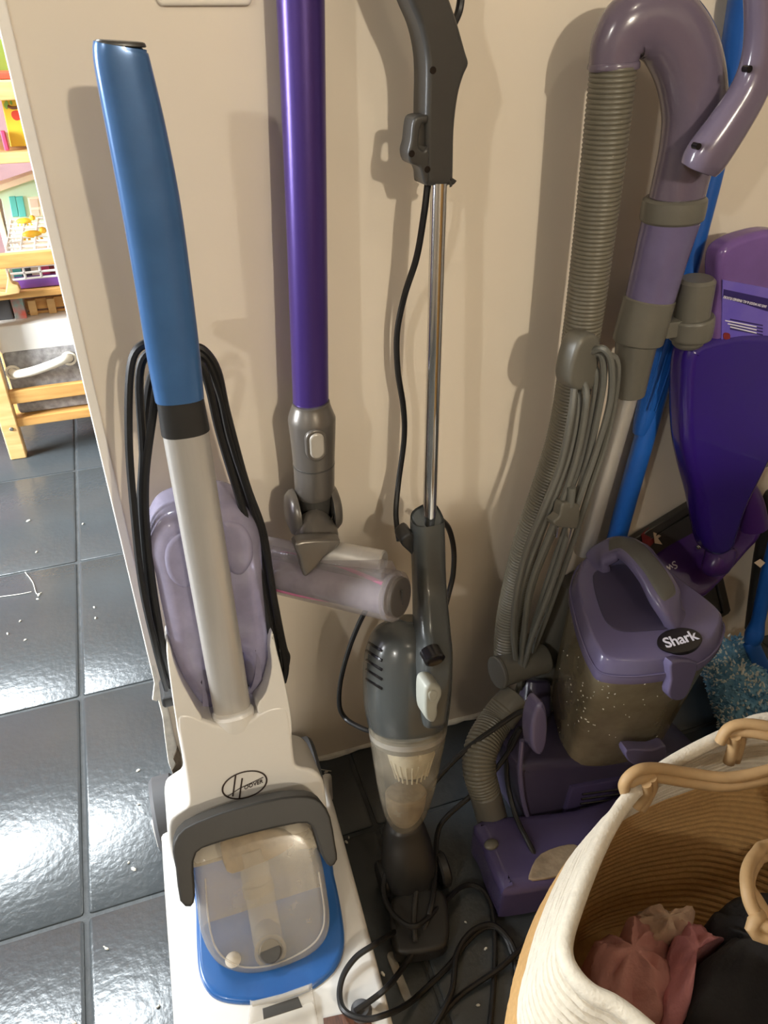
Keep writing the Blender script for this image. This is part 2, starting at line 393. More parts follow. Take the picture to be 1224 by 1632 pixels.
# flat ceiling panel of the far room (seen as the sheen on the tiles) and an unseen cabinet shape added to shade the lower wall
t = thing('ceiling_panel_light', 'square white ceiling panel light in the room with the toy shelf', 'lamp', (-0.90, 2.20, 2.5))
part('panel_frame', box(-1.25, -0.55, 1.85, 2.55, 2.485, 2.5, 0.003), 'trim', t)
part('diffuser', box(-1.21, -0.59, 1.89, 2.51, 2.478, 2.486, 0.002), 'panelglow', t)
light('panel_light', 'AREA', (-0.90, 2.20, 2.47), 105, (0.86, 0.95, 1.0), 0.6, (-0.75, 2.1, 0))
t = thing('light_blocker', 'added light blocker shaped like a tall pale wooden cabinet, unseen behind the viewer', 'light blocker', (1.1, -1.2, 0))
part('blocker_body', box(0.50, 1.95, -1.40, -1.02, 0.0, 1.44, 0.006), 'woodpale', t)
for k in range(3):
    d_ = part('door', box(0.51 + 0.482 * k, 0.985 + 0.482 * k, -1.02, -1.0, 0.06, 1.40, 0.004), 'wood', t)
    part('knob', ellip((0.945 + 0.482 * k, -0.985, 0.8), 0.014, 0.014, 0.014), 'chrome', d_)
# light switch plate, its lower edge at the top of the frame
t = thing('light_switch', 'cream light switch plate on the wall above the blue handle', 'light switch', (0.131, YW, 1.19))
part('cover_plate', plate(rrect(0.094, 0.12, 0.006), Vector((0.131, YW - 0.007, 1.25)), X1, Z1, -Y1, 0.0065, 0.003), 'switch', t)
part('rocker', plate(rrect(0.034, 0.066, 0.003), Vector((0.131, YW - 0.010, 1.25)), X1, Z1, -Y1, 0.005, 0.0015), 'switch', t)

# ================================================================== CARPET WASHER (white and blue, left)
t = thing('carpet_washer', 'white and blue upright carpet washer with lavender water tank and silver handle tube', 'carpet washer', (0.04, 0.64, 0))
HY = 0.78
gp = part('handle_grip', pbar([(192, 71, HY, 40), (195, 100, HY, 44), (218, 209, HY, 46.5), (241, 329, HY, 46.5), (260, 449, HY, 44), (277, 568, HY, 41.5), (287, 640, HY, 38)], 8, 28, 2.6, [0.62] * 49, 0.004), 'blue', t)
part('end_cap', pbar([(191.2, 65, HY, 37), (191.5, 68, HY, 39), (192, 73, HY, 40.3)], 3, 28, 2.6, 0.62, 0.0008), 'darkgrey', gp)
part('collar', pbar([(286.5, 632, HY, 36.5), (296, 689, HY, 38)], 3, 28, 2.4, 0.62, 0.001), 'black', t)
part('handle_tube', pbar([(295.5, 686, HY, 36), (334, 915, HY, 32.5), (374, 1152, HY, 29)], 4, 28, 2.4, 0.62, 0.001), 'silver', t)
# two-lobed water tank behind the tube
tank = [(244, 862), (258, 838), (282, 825), (310, 818), (340, 812), (376, 814), (404, 834), (419, 866), (424, 930), (430, 1000), (433, 1050), (426, 1090), (414, 1112), (404, 1114), (394, 1090), (385, 1050), (350, 1060), (348, 1120), (340, 1134), (326, 1136), (300, 1105), (276, 1050), (262, 990), (250, 930), (240, 890)]
wt = part('water_tank', slab(tank, (0, 0.800, 0.6), (0, -1, 0), 0.088, 0.022, 4, 5), 'lav', t)
part('tank_cap', slab([(262, 880), (285, 850), (325, 846), (330, 900), (300, 940), (270, 925)], (0, 0.797, 0.6), (0, -1, 0), 0.02, 0.008, 4, 3), 'lav', wt)
part('tank_cap', slab([(352, 838), (382, 836), (402, 860), (404, 895), (385, 920), (360, 905)], (0, 0.797, 0.6), (0, -1, 0), 0.02, 0.008, 4, 3), 'lav', wt)
# white spine shell with its two horns, sloping forward to the foot
BP, BN = (0, 0.720, 0.262), (0, -1, 0.36)
body = [(281, 1146), (300, 1138), (322, 1146), (345, 1154), (372, 1159), (399, 1148), (416, 1134), (440, 1126), (458, 1130), (464, 1152), (469, 1205), (475, 1222), (500, 1228), (516, 1246), (522, 1290), (528, 1330), (520, 1352), (400, 1362), (300, 1388), (278, 1378), (268, 1340), (269, 1308), (284, 1294), (298, 1282), (297, 1255), (290, 1205)]
bd = part('body_shell', slab(body, BP, BN, 0.105, 0.0055, 3, 4, 0.004), 'white', t)
BP2 = Vector(BP) + Vector((0, 0.0008, 0))
part('shell_horn', slab([(266, 1022), (271, 1030), (277, 1054), (290, 1088), (312, 1128), (322, 1150), (300, 1180), (287, 1176), (279, 1140), (271, 1085), (266, 1045)], BP2, BN, 0.06, 0.0022, 3, 3), 'white', bd)
part('shell_horn', slab([(434, 1006), (442, 1040), (455, 1092), (465, 1150), (462, 1180), (440, 1180), (418, 1150), (410, 1126), (424, 1103), (433, 1064), (430, 1030)], BP2, BN, 0.06, 0.0022, 3, 3), 'white', bd)
part('tube_socket', pbar([(371, 1132, 0.772, 33), (378, 1172, 0.766, 34), (386, 1206, 0.765, 30)], 4, 24, 2.4, 0.7, 0.003), 'white', bd)
# badge
n_ = Vector(BN).normalized(); bo = qP(390, 1250.5, Vector(BP) + n_ * 0.0006, n_); mp_ = mpp(bo)
bu = (qP(425, 1241, Vector(BP) + n_ * 0.0006, n_) - bo).normalized(); bv = n_.cross(bu)
lg = G(); a_, b_ = 35.5 * mp_, 20.5 * mp_ * 1.13
def el(k, s): return bo + bu * (a_ * s * math.cos(k)) + bv * (b_ * s * math.sin(k)) + n_ * 0.0004
N_ = 56; rr = [[el(2 * math.pi * k / N_, s) + n_ * h for k in range(N_)] for s, h in ((1.03, 0), (1.03, 0.0008), (0.955, 0.0008), (0.955, 0))]
lg.add(loft(rr, False))
def stroke(g, pts, wd):
    for p, q in zip(pts, pts[1:]):
        A = bo + bu * (p[0] * a_) + bv * (p[1] * b_) + n_ * 0.0007; B = bo + bu * (q[0] * a_) + bv * (q[1] * b_) + n_ * 0.0007
        d = (B - A).normalized(); s = n_.cross(d) * wd * mp_ / 2
        g.add(([A - s, A + s, B + s, B - s, A - s + n_ * .0004, A + s + n_ * .0004, B + s + n_ * .0004, B - s + n_ * .0004], [(4, 5, 6, 7), (0, 1, 5, 4), (1, 2, 6, 5), (2, 3, 7, 6), (3, 0, 4, 7)]))
stroke(lg, [(-0.32, 0.90), (-0.60, -0.62)], 2.4); stroke(lg, [(-0.06, 0.56), (-0.34, -0.92)], 2.4)
stroke(lg, [(-0.80, -0.50), (-0.25, -0.16), (0.86, 0.20)], 1.0)
lgo = lg.build('logo_mark', 'logoink', bd, 0)
tu = (bu * math.cos(0.12) + bv * math.sin(0.12)).normalized()
text('logo_lettering', 'OOVER', 9.2 * mp_, 'logoink', bd, bo + bu * (0.36 * a_) - bv * (0.16 * b_) + n_ * 0.0008, tu, None, n_, 0.0002, 0.25, 0.00012, 1.02)
# foot
foot = [(-0.094, 0.845), (0.168, 0.836), (0.178, 0.80), (0.170, 0.60), (0.160, 0.42), (0.150, 0.345), (-0.085, 0.345), (-0.112, 0.42), (-0.108, 0.60), (-0.100, 0.80)]
ft_pl = [(v.x, v.y) for v in catmull([Vector(p) for p in foot], 4, True)]
ft = part('foot', plate(ft_pl, Vector((0, 0, 0.088)), X1, Y1, Z1, 0.075, 0.010, 3, 0.003), 'white', t)
part('foot_skirt', plate(inset2(ft_pl, 0.006), Vector((0, 0, 0.016)), X1, Y1, Z1, 0.014, 0.002, 2), 'darkgrey', ft)
# blue surround and see-through dirty tank
blue = [(308, 1372), (311, 1440), (314, 1530), (324, 1568), (345, 1590), (385, 1598), (440, 1595), (492, 1578), (532, 1546), (548, 1508), (546, 1460), (532, 1390), (516, 1340), (410, 1350)]
part('tank_surround', slab(blue, (0, 0.60, 0.100), (0, -0.06, 1), 0.020, 0.007, 4, 3, 0.002), 'blueplate', t)
TP, TN = Vector((0, 0.580, 0.150)), Vector((0, -1, 0.86))
dt = [(309, 1375), (313, 1440), (320, 1490), (334, 1525), (356, 1547), (395, 1558), (440, 1552), (490, 1532), (517, 1508), (528, 1480), (526, 1440), (514, 1370), (500, 1325), (470, 1312), (400, 1326), (330, 1350)]
dtank = part('dirty_water_tank', slab(dt, TP, TN, 0.070, 0.016, 4, 4, 0.006), 'cleartank', t)
tn = TN.normalized()
def tp(x, y, d): return qP(x, y, TP + tn * d, tn)
part('inner_tube', sweep([tp(399, 1352, -0.035), tp(415, 1430, -0.035), tp(430, 1515, -0.035)], [24 * mpp(tp(415, 1430, 0))] * 3, 20), 'clearplain', dtank)
part('tube_band', sweep([tp(410, 1408, -0.03), tp(413, 1422, -0.03)], [26 * mpp(tp(415, 1430, 0))] * 2, 20), 'clearplain', dtank)
part('drain_port', cyl(tp(431, 1516, -0.030), tp(431, 1516, 0.0012), 0.0150), 'darkgrey', dtank)
part('drain_ring', loft([ring(tp(431, 1516, h), *frame(tn), r, r) for h, r in ((-0.03, 0.022), (-0.012, 0.022), (-0.012, 0.0175), (-0.03, 0.0175))], False), 'clearplain', dtank)
part('float_block', slab([(357, 1330), (440, 1322), (470, 1340), (448, 1362), (395, 1385), (362, 1390)], TP - tn * 0.02, TN, 0.02, 0.004, 3), 'dust', dtank)
part('float_ball', ellip(tp(372, 1532, -0.03), 0.012, 0.012, 0.012), 'wire', dtank)
part('tank_lid_rim', tube([tp(x, y, 0.001) for x, y in ((327, 1400), (333, 1470), (345, 1512), (370, 1535), (400, 1542), (440, 1536), (485, 1515), (510, 1490), (517, 1455), (508, 1390))], 0.0013, 6, 6), 'clearplain', dtank)
arch = [(287, 1437), (280, 1385), (275, 1358), (278, 1340), (294, 1320), (339, 1300), (386, 1285), (449, 1271), (491, 1269), (513, 1279), (527, 1303), (535, 1347), (538, 1371), (527, 1382), (515, 1368), (505, 1337), (496, 1317), (475, 1313), (402, 1329), (339, 1347), (313, 1360), (308, 1389), (311, 1428), (304, 1446)]
ch = part('carry_handle', slab(arch, TP + tn * 0.016, TN, 0.045, 0.0035, 2, 3), 'arch', t)
# clear suction nozzle, brush window and knob at the front
part('suction_nozzle', slab([(398, 1602), (404, 1594), (450, 1582), (492, 1567), (498, 1572), (508, 1632), (520, 1700), (400, 1712)], (0, 0.5, 0.110), (0, -0.15, 1), 0.020, 0.004, 2, 3), 'clearplain', t)
part('nozzle_lip', tube([qZ(x, y, 0.113) for x, y in ((402, 1600), (450, 1589), (492, 1574))], 0.0035, 6, 8), 'clearplain', t)
part('nozzle_slot', slab([(418, 1607), (475, 1588), (482, 1604), (420, 1624)], (0, 0.5, 0.1115), (0, -0.15, 1), 0.004, 0.001, 0, 2), 'darkgrey', t)
part('brush_window', slab([(515, 1622), (560, 1612), (592, 1628), (600, 1690), (520, 1700)], (0, 0.5, 0.0905), (0, 0, 1), 0.004, 0.001, 0, 2), 'brush', t)
kb = qZ(576, 1613, 0.09); part('foot_knob', loft([ring(kb + Z1 * h, X1, Y1, r, r) for h, r in ((-0.004, 0.014), (0.006, 0.014), (0.011, 0.010), (0.012, 0.004))]), 'wheel', t)
for sx, px, py in ((-1, 268, 1262), (1, 490, 1222)):
    cx = -0.088 if sx < 0 else 0.152
    wl = part('wheel', sweep([Vector((cx - 0.02, 0.862, 0.062)), Vector((cx, 0.862, 0.062)), Vector((cx + 0.02, 0.862, 0.062))], [0.062] * 3, 32, bev=0.006), 'wheel', t)
    part('wheel_hub', cyl((cx - 0.022, 0.862, 0.062), (cx + 0.022, 0.862, 0.062), 0.025), 'darkgrey', wl)
# wound power cord hanging from the hook behind the grip
g = G()
strands = [((262, 556), (232, 548), (209, 580), (205, 690), (212, 800), (226, 930), (248, 1030), (266, 1098)),
           ((268, 566), (240, 560), (222, 600), (228, 720), (226, 800), (236, 930), (252, 1030), (268, 1090)),
           ((270, 580), (246, 590), (234, 640), (226, 760), (222, 850), (240, 960), (258, 1050), (272, 1094)),
           ((270, 590), (252, 610), (244, 660), (232, 760), (234, 850), (246, 950), (262, 1040), (274, 1085)),
           ((300, 556), (322, 556), (346, 590), (362, 660), (392, 770), (420, 850), (434, 940), (448, 1020), (456, 1062), (452, 1086)),
           ((300, 564), (320, 568), (340, 610), (356, 680), (386, 780), (412, 860), (428, 950), (440, 1030), (446, 1080)),
           ((300, 574), (320, 580), (334, 620), (350, 690), (380, 790), (404, 870), (422, 960), (436, 1040), (440, 1076)),
           ((300, 560), (328, 572), (352, 630), (368, 700), (400, 800), (424, 880), (438, 960), (452, 1030), (458, 1050), (450, 1080))]
for k, s in enumerate(strands):
    Ys = [0.826] + [0.815 + 0.012 * (k % 3)] * (len(s) - 2) + [0.84]
    g.add(tube([qY(x, y, Y) for (x, y), Y in zip(s, Ys)], 0.0048, 6, 8))
g.build('power_cord', 'cordblack', t)
part('cord_hook', box(0.015, 0.065, 0.795, 0.84, 0.905, 0.925, 0.005), 'black', t)
part('cord_hook', box(-0.055, 0.135, 0.84, 0.885, 0.325, 0.345, 0.005), 'black', t)

# ================================================================== PURPLE STICK VACUUM (hung on the wall, head turned)
SY = 0.868
def sy(y): return 0.893 - 0.025 * max(0, y) / 786
t = thing('stick_vacuum', 'stick vacuum with purple tube and clear roller head hanging against the wall', 'stick vacuum', (0.21, SY, 0.40))
part('tube', pbar([(471, -240, 0.893, 45), (479, 0, sy(0), 38.8), (488, 330, sy(330), 33), (495.5, 648, sy(648), 28.5)], 4, 32, ratio=1.0, bev=0.0), 'purple', t)
tz = qY(471, -240, 0.893)
part('motor_unit', loft([ring(tz + Vector((0, -0.012, h)), X1, Y1, r, r, 28) for h, r in ((-0.02, 0.026), (0.0, 0.030), (0.03, 0.036), (0.06, 0.036), (0.16, 0.034), (0.17, 0.028))]), 'dysgrey', t)
part('wall_dock', box(tz.x - 0.035, tz.x + 0.035, YW - 0.022, YW - 0.001, tz.z + 0.0, tz.z + 0.19, 0.006), 'darkgrey', t)
cl = part('collar', pbar([(495.5, 640, SY, 30), (496, 646, SY, 31), (496.5, 664, SY, 37.5), (497.5, 676, SY, 37.5), (500, 730, SY, 33.5), (501.5, 778, SY, 31.5), (502, 786, SY, 30)], 3, 32, bev=0.001), 'dysgrey', t)
def pill(cx, cy, hw, hh, Y, th, r=0.002, tilt=0.0):
    O = qY(cx, cy, Y); k = mpp(O); pl = rrect(2 * hw * k, 2 * hh * k * 1.12, hw * k * 0.98, 6)
    return plate(pl, O, X1, Z1, -Y1, th, r)
part('button_bezel', pill(505, 711, 17.5, 26, SY - 0.0325, 0.012, 0.003), 'dysgrey', cl)
part('release_button', pill(506, 712, 12, 20.5, SY - 0.035, 0.012, 0.003), 'button', cl)
part('seam_ring', pbar([(500, 736, SY, 33.6), (500.2, 739, SY, 33.6)], 1, 32, bev=0.0005), 'darkgrey', cl)
nk = part('swivel_neck', pbar([(502, 784, SY, 29), (502.5, 800, SY, 27), (503, 815, SY, 24), (504, 830, SY, 22)], 3, 28, bev=0.001), 'darkgrey', t)
c0 = qY(499, 812, SY - 0.004)
for s in (-1, 1):
    A = c0 + X1 * (s * 0.023); B = c0 + X1 * (s * 0.038)
    part('joint_disc', loft([ring(A, Y1, Z1, 0.0335, 0.0335, 32), ring(A.lerp(B, 0.35), Y1, Z1, 0.033, 0.033, 32), ring(A.lerp(B, 0.75), Y1, Z1, 0.028, 0.028, 32), ring(B, Y1, Z1, 0.014, 0.014, 32)]), 'dysgrey', t)
# yoke: a cup open at the front top
rr = []
for i in range(9):
    z = 0.018 - 0.0066 * i; r = 0.0325 - 0.0008 * i
    rr.append([c0 + Vector((r * 1.05 * math.cos(a), r * math.sin(a), z - (0.026 * max(0, -math.sin(a)) ** 2 if i < 4 else 0) * (1 - i / 4))) for a in [2 * math.pi * k / 32 for k in range(32)]])
part('yoke', loft(rr, False), 'dysgrey', t)
part('yoke_clip', box(c0.x - 0.016, c0.x + 0.016, SY - 0.026, SY - 0.01, c0.z - 0.026, c0.z - 0.016, 0.002), 'button', t)
part('neck_socket', pbar([(503, 836, 0.850, 33), (505, 852, 0.832, 34), (506, 884, 0.812, 32)], 3, 28, 2.4, 0.85, 0.002), 'dysgrey', t)
part('neck_fin', slab([(473, 866), (538, 862), (538, 874), (519, 889), (506, 905), (489, 920), (482, 914), (477, 892)], (0.2, 0.786, 0.5), (0, -1, 0), 0.022, 0.005, 4), 'dysgrey', t)
A, B = qY(424, 905, 0.880), qY(633, 951, 0.715); ax = (B - A).normalized(); S_, D_ = frame(ax, Z1)
R0 = 0.0335
ro = part('roller', sweep([A, A.lerp(B, .5), B - ax * 0.006], [R0 * 0.80] * 3, 32), 'roller', t)
for kk in (0.5, 3.6):
    pts = []
    for i in range(25):
        u = i / 24; a = kk + 1.5 * u; pts.append(A.lerp(B, 0.02 + 0.93 * u) + (S_ * math.cos(a) + D_ * math.sin(a)) * R0 * 0.80)
    part('bristle_strip', sweep(pts, 0.003, 8), 'pink', ro)
part('roller_housing', sweep([A, A.lerp(B, .3), A.lerp(B, .7), B - ax * 0.006], [R0] * 4, 40, bev=0.001), 'rollerclear', t)
ec = part('end_cap', loft([ring(B - ax * 0.008, S_, D_, R0 * 1.01, R0 * 1.01, 36), ring(B, S_, D_, R0, R0, 36), ring(B + ax * 0.003, S_, D_, R0 * 0.9, R0 * 0.9, 36)]), 'rollerclear', t)
part('end_disc', loft([ring(B + ax * 0.0005, S_, D_, R0 * 0.80, R0 * 0.80, 36), ring(B + ax * 0.0055, S_, D_, R0 * 0.78, R0 * 0.78, 36), ring(B + ax * 0.0065, S_, D_, R0 * 0.70, R0 * 0.70, 36)]), 'dysgrey', ec)
part('coin_slot', sweep([B + ax * 0.007 + Z1 * 0.012, B + ax * 0.007 - Z1 * 0.012], 0.0018, 8), 'darkgrey', ec)
A2, B2 = qY(515, 878, 0.812), qY(612, 897, 0.755)
part('head_duct', sweep([A2, A2.lerp(B2, .5), B2], [0.0165] * 3, 28, bev=0.002), 'silver', t)
o2 = A.lerp(B, .5) + Z1 * 0.030 + Y1 * 0.004
part('head_shroud', sweep([A + Z1 * 0.026 + Y1 * 0.012, A.lerp(B, .5) + Z1 * 0.026 + Y1 * 0.012, B + Z1 * 0.026 + Y1 * 0.010 - ax * 0.006], [0.017] * 3, 24, 3.0, bev=0.003), 'rollerclear', t)

# ================================================================== GREY CORDED STICK VACUUM
def gy(y): # depth along its lean: foot away from the wall, top near it
    return 0.865 - 0.055 * max(0, y) / 836 if y < 836 else 0.81 - 0.145 * (y - 836) / 484
t = thing('corded_stick_vacuum', 'slim dark grey corded stick vacuum with chrome pole and clear dust cup', 'stick vacuum', (0.27, 0.62, 0))
hb = [(612, -130), (634, -60), (654, 0), (670, 39), (679, 78), (681.5, 118), (680, 186), (680, 250), (680, 290), (686, 297), (720, 296), (724, 290), (726, 208), (732.5, 153), (741, 122), (749, 102), (744, 82), (731, 35), (719, 0), (700, -60), (676, -136), (640, -150)]
hd_ = part('handle', slab(hb, (0.37, gy(100) - 0.018, 1.1), (0.10, -1, 0), 0.036, 0.006, 4, 4), 'darkgrey', t)
part('cord_hook', slab([(682, 184), (664, 186), (658, 198), (655, 225), (651, 243), (655, 260), (670, 268), (676, 290), (684, 292), (684, 235), (676, 240), (668, 232), (672, 200), (682, 196)], (0.37, gy(200) - 0.012, 1.05), (0.10, -1, 0), 0.024, 0.003, 3), 'darkgrey', hd_)
for px, py in ((690, 112), (656, 245), (681, 270)):
    c = qP(px, py, Vector((0.37, gy(100) - 0.018 if px > 685 else gy(200) - 0.012, 1.1)), Vector((0.10, -1, 0))); part('screw_hole', cyl(c + Y1 * 0.003, c - Y1 * 0.0004, 0.0035, n=12, bev=0), 'badge', hd_)
part('pole', pbar([(700, 292, gy(292), 13.2), (692, 560, gy(560), 11.8), (684, 842, gy(842), 10.6)], 4, 28, bev=0), 'chrome', t)
sh = part('pole_socket', pbar([(681, 826, gy(826), 24), (681, 838, gy(836), 26), (684, 930, gy(930), 25.5), (688, 1010, gy(1010) - 0.022, 28), (690, 1050, gy(1050) - 0.038, 29), (690, 1100, gy(1100) - 0.040, 27), (690, 1150, gy(1150) - 0.036, 20)], 4, 24, 3.0, 0.95, 0.003), 'sgrey', t)
part('socket_clip', slab([(643, 858), (655, 850), (664, 862), (664, 890), (652, 880), (640, 868)], (0, gy(860) + 0.0, 0.6), (0, -1, 0), 0.03, 0.003, 3), 'black', sh)
mb = part('motor_body', pbar([(655, 985, gy(985) + 0.006, 22), (653, 1002, gy(1002) + 0.006, 48), (650, 1025, gy(1025) + 0.006, 64), (650, 1060, gy(1060) + 0.006, 71), (649, 1110, gy(1110) + 0.006, 70), (650, 1150, gy(1150) + 0.006, 64), (649, 1176, gy(1176) + 0.006, 60)], 5, 36, 2.2, 0.88, 0.002), 'sgrey', t)
from mathutils.bvhtree import BVHTree
mbv = BVHTree.FromPolygons([v.co.copy() for v in mb.data.vertices], [tuple(p.vertices) for p in mb.data.polygons])
for k in range(5):
    y0 = 1018 + 15 * k; P_ = []
    for j in range(7):
        hit = mbv.ray_cast(CAM, ray(584 + 4.2 * j, y0 + 4 + 2.6 * j).normalized())
        if hit[0] is not None and hit[0].y < 0.9: P_.append(hit[0])
    if len(P_) > 2: part('vent_slot', tube(P_, 0.0022, 4, 6), 'badge', mb)
sw = qY(690, 1046, gy(1046) - 0.0560); part('power_switch', loft([ring(sw - Y1 * h, X1, Vector((0, -.2, 1)).normalized(), r, r * .95, 24) for h, r in ((-0.012, 0.0145), (0.008, 0.0145), (0.0095, 0.012), (0.0075, 0.006))]), 'badge', sh)
lt = part('cup_latch', slab([(678, 1104), (684, 1094), (695, 1092), (704, 1098), (705, 1110), (699, 1125), (698, 1142), (692, 1152), (684, 1151), (678, 1140)], (0, gy(1120) - 0.074, 0.35), (0.1, -1, 0), 0.03, 0.005, 4), 'sbutton', t)
part('latch_pad', slab([(683, 1106), (690, 1100), (698, 1103), (698, 1112), (692, 1120), (685, 1118)], (0, gy(1120) - 0.0755, 0.35), (0.1, -1, 0), 0.008, 0.003, 4), 'sbutton', lt)
cp = part('dust_cup', pbar([(650, 1150, gy(1150), 63), (650, 1176, gy(1176), 61), (649, 1210, gy(1210), 55), (648, 1256, gy(1256), 46), (646, 1296, gy(1296), 34), (644, 1318, gy(1318), 20)], 5, 36, 2.0, 0.9, 0.001), 'cup', t)
part('cup_ring', pbar([(650, 1158, gy(1158), 63.5), (650, 1166, gy(1166), 63)], 2, 36, bev=0.0005, ratio=0.9), 'clearplain', cp)
ftr = part('pleated_filter', pbar([(655, 1172, gy(1172), 40), (655, 1200, gy(1200), 38), (655, 1228, gy(1228), 28)], 3, 30, ratio=0.9), 'filter', cp)
for k in range(11):
    a = math.radians(195 + 15 * k)
    p1, p2 = qY(655, 1195, gy(1195)), qY(655, 1228, gy(1228)); r1, r2 = 38.5 * mpp(p1), 28.5 * mpp(p2)
    part('pleat', sweep([p1 + Vector((math.cos(a) * r1, math.sin(a) * r1 * .9, 0)), p2 + Vector((math.cos(a) * r2, math.sin(a) * r2 * .9, 0))], 0.0014, 6), 'filter', ftr)
part('dust_heap', pbar([(647, 1262, gy(1262), 34), (646, 1290, gy(1290), 30), (644, 1312, gy(1312), 17)], 3, 24, ratio=0.85), 'dust', cp)
nz = part('nozzle_neck', pbar([(645, 1308, 0.672, 27), (646, 1330, 0.668, 36), (650, 1370, 0.650, 42), (655, 1410, 0.636, 40), (658, 1450, 0.620, 34)], 4, 24, 2.6, 0.9, 0.003), 'black', t)
wa, wb_ = qZ(612, 1400, 0.03), qZ(704, 1385, 0.03)
for c in (wa, wb_): part('wheel', cyl(c - X1 * 0.008, c + X1 * 0.008, 0.028, n=24, bev=0.003), 'black', t)
part('floor_nozzle', slab([(622, 1440), (640, 1420), (690, 1412), (712, 1430), (716, 1490), (700, 1512), (640, 1520), (626, 1500)], (0, 0.57, 0.040), (0, -0.06, 1), 0.036, 0.008, 4, 4), 'black', t)
part('nozzle_rib', tube([qZ(x, y, 0.044) for x, y in ((664, 1415), (660, 1460), (662, 1500))], 0.004, 6, 8), 'darkgrey', t)
# its power cord: down from the handle, round the body, then tangled over the floor
g = G()
def cordY(l, r=0.0042): g.add(tube([qY(x, y, Y) for x, y, Y in l], r, 8, 8))
cordY([(668, -128, 0.865), (705, -105, 0.88), (730, -60, 0.888), (735, -20, 0.888), (732, 15, 0.888), (722, 40, 0.882)])
cordY([(682, 290, 0.862), (676, 340, 0.86), (664, 410, 0.87), (645, 470, 0.89), (633, 530, 0.90), (634, 590, 0.90), (643, 650, 0.90), (644, 700, 0.90), (635, 770, 0.89), (631, 820, 0.87), (636, 862, 0.84)])
cordY([(700, 826, 0.83), (715, 842, 0.84), (723, 875, 0.845), (722, 915, 0.84), (714, 950, 0.83), (709, 970, 0.82)])
cordY([(590, 960, 0.87), (573, 992, 0.88), (556, 1035, 0.885), (543, 1085, 0.885), (541, 1125, 0.88), (552, 1146, 0.87), (575, 1160, 0.83), (592, 1166, 0.80)])
def cordZ(l, r=0.0042): g.add(tube([qZ(x, y, z) for x, y, z in l], r, 8, 8))
cordZ([(849, 1150, 0.25), (846, 1136, 0.255), (828, 1135, 0.25), (790, 1160, 0.22), (742, 1195, 0.18), (690, 1250, 0.13), (645, 1320, 0.09), (617, 1385, 0.06), (612, 1425, 0.05), (630, 1460, 0.055), (662, 1476, 0.058), (700, 1445, 0.035), (735, 1414, 0.012), (762, 1414, 0.008), (782, 1440, 0.008), (789, 1500, 0.006), (786, 1580, 0.006), (778, 1660, 0.006)])
cordZ([(830, 1160, 0.23), (806, 1205, 0.17), (765, 1255, 0.12), (712, 1302, 0.08), (697, 1330, 0.06), (694, 1380, 0.05), (688, 1440, 0.052), (668, 1500, 0.03), (640, 1545, 0.040), (618, 1572, 0.098), (600, 1588, 0.100), (566, 1612, 0.104)])
cordZ([(668, 1462, 0.030), (640, 1478, 0.020), (612, 1496, 0.070), (596, 1506, 0.104), (568, 1525, 0.102), (548, 1553, 0.098), (541, 1585, 0.097), (550, 1612, 0.104), (582, 1624, 0.106), (612, 1618, 0.100), (640, 1606, 0.05), (665, 1588, 0.010), (715, 1540, 0.008), (745, 1500, 0.008), (775, 1478, 0.008), (800, 1486, 0.008), (816, 1520, 0.008), (826, 1560, 0.008)])
cordZ([(690, 1640, 0.010), (720, 1580, 0.016), (728, 1520, 0.018), (752, 1484, 0.018), (785, 1474, 0.016), (812, 1498, 0.012), (826, 1530, 0.010)])
cordZ([(680, 1650, 0.006), (730, 1590, 0.006), (800, 1540, 0.014), (850, 1492, 0.008), (872, 1470, 0.008), (879, 1440, 0.010), (868, 1400, 0.05), (846, 1350, 0.085), (822, 1300, 0.10), (808, 1240, 0.13), (812, 1190, 0.18), (828, 1160, 0.22)])
g.build('power_cord', 'cordblack', t)

# ================================================================== LILAC UPRIGHT VACUUM (right)
WY = 0.845
t = thing('upright_vacuum', 'lilac and grey upright vacuum with ribbed hose and dusty clear canister', 'upright vacuum', (0.60, 0.70, 0))
duct = part('duct_bend', pbar([(978, 108, WY, 41), (979, 94, WY, 42), (985, 70, WY, 45), (1001, 46, WY, 50), (1030, 33, WY, 53), (1062, 44, WY, 56), (1086, 76, WY, 57), (1101, 120, WY, 56), (1107, 175, WY, 54), (1100, 228, WY, 51), (1088, 276, WY, 48), (1078, 318, WY, 47)], 6, 32, 2.1, 0.72, 0.002), 'lilacduct', t)
part('duct_flange', pbar([(979, 98, WY, 42), (978, 107, WY, 43), (977.5, 111, WY, 42)], 2, 32, bev=0.001, ratio=0.85), 'lilacduct', duct)
gl = part('carry_grip', pbar([(1112, 272, WY - 0.050, 30), (1125, 250, WY - 0.052, 36), (1160, 200, WY - 0.054, 34), (1196, 140, WY - 0.054, 31), (1214, 80, WY - 0.054, 30), (1218, 10, WY - 0.052, 31), (1214, -70, WY - 0.05, 32)], 6, 28, 2.4, 0.8, 0.006), 'lilacduct', t)
for px, py in ((1111, 233), (1192, 110)):
    c = qY(px, py, WY - 0.054 - 0.0128); part('screw_hole', cyl(c + Y1 * 0.006, c - Y1 * 0.0030, 0.0036, n=14, bev=0), 'badge', gl)
part('coupling_ring', pbar([(1077, 313, WY, 52), (1074, 330, WY, 53), (1070, 352, WY, 52)], 3, 32, ratio=0.85, bev=0.003), 'grey', t)
part('upper_wand', pbar([(1070, 350, WY, 48), (1052, 415, WY, 44), (1034, 484, WY, 40.5)], 4, 32, ratio=0.85, bev=0.001), 'lilacwand', t)
sl = part('wand_sleeve', pbar([(1036, 474, WY, 43), (1023, 520, WY, 43), (1016, 545, WY, 42)], 3, 32, ratio=0.85, bev=0.002), 'grey', t)
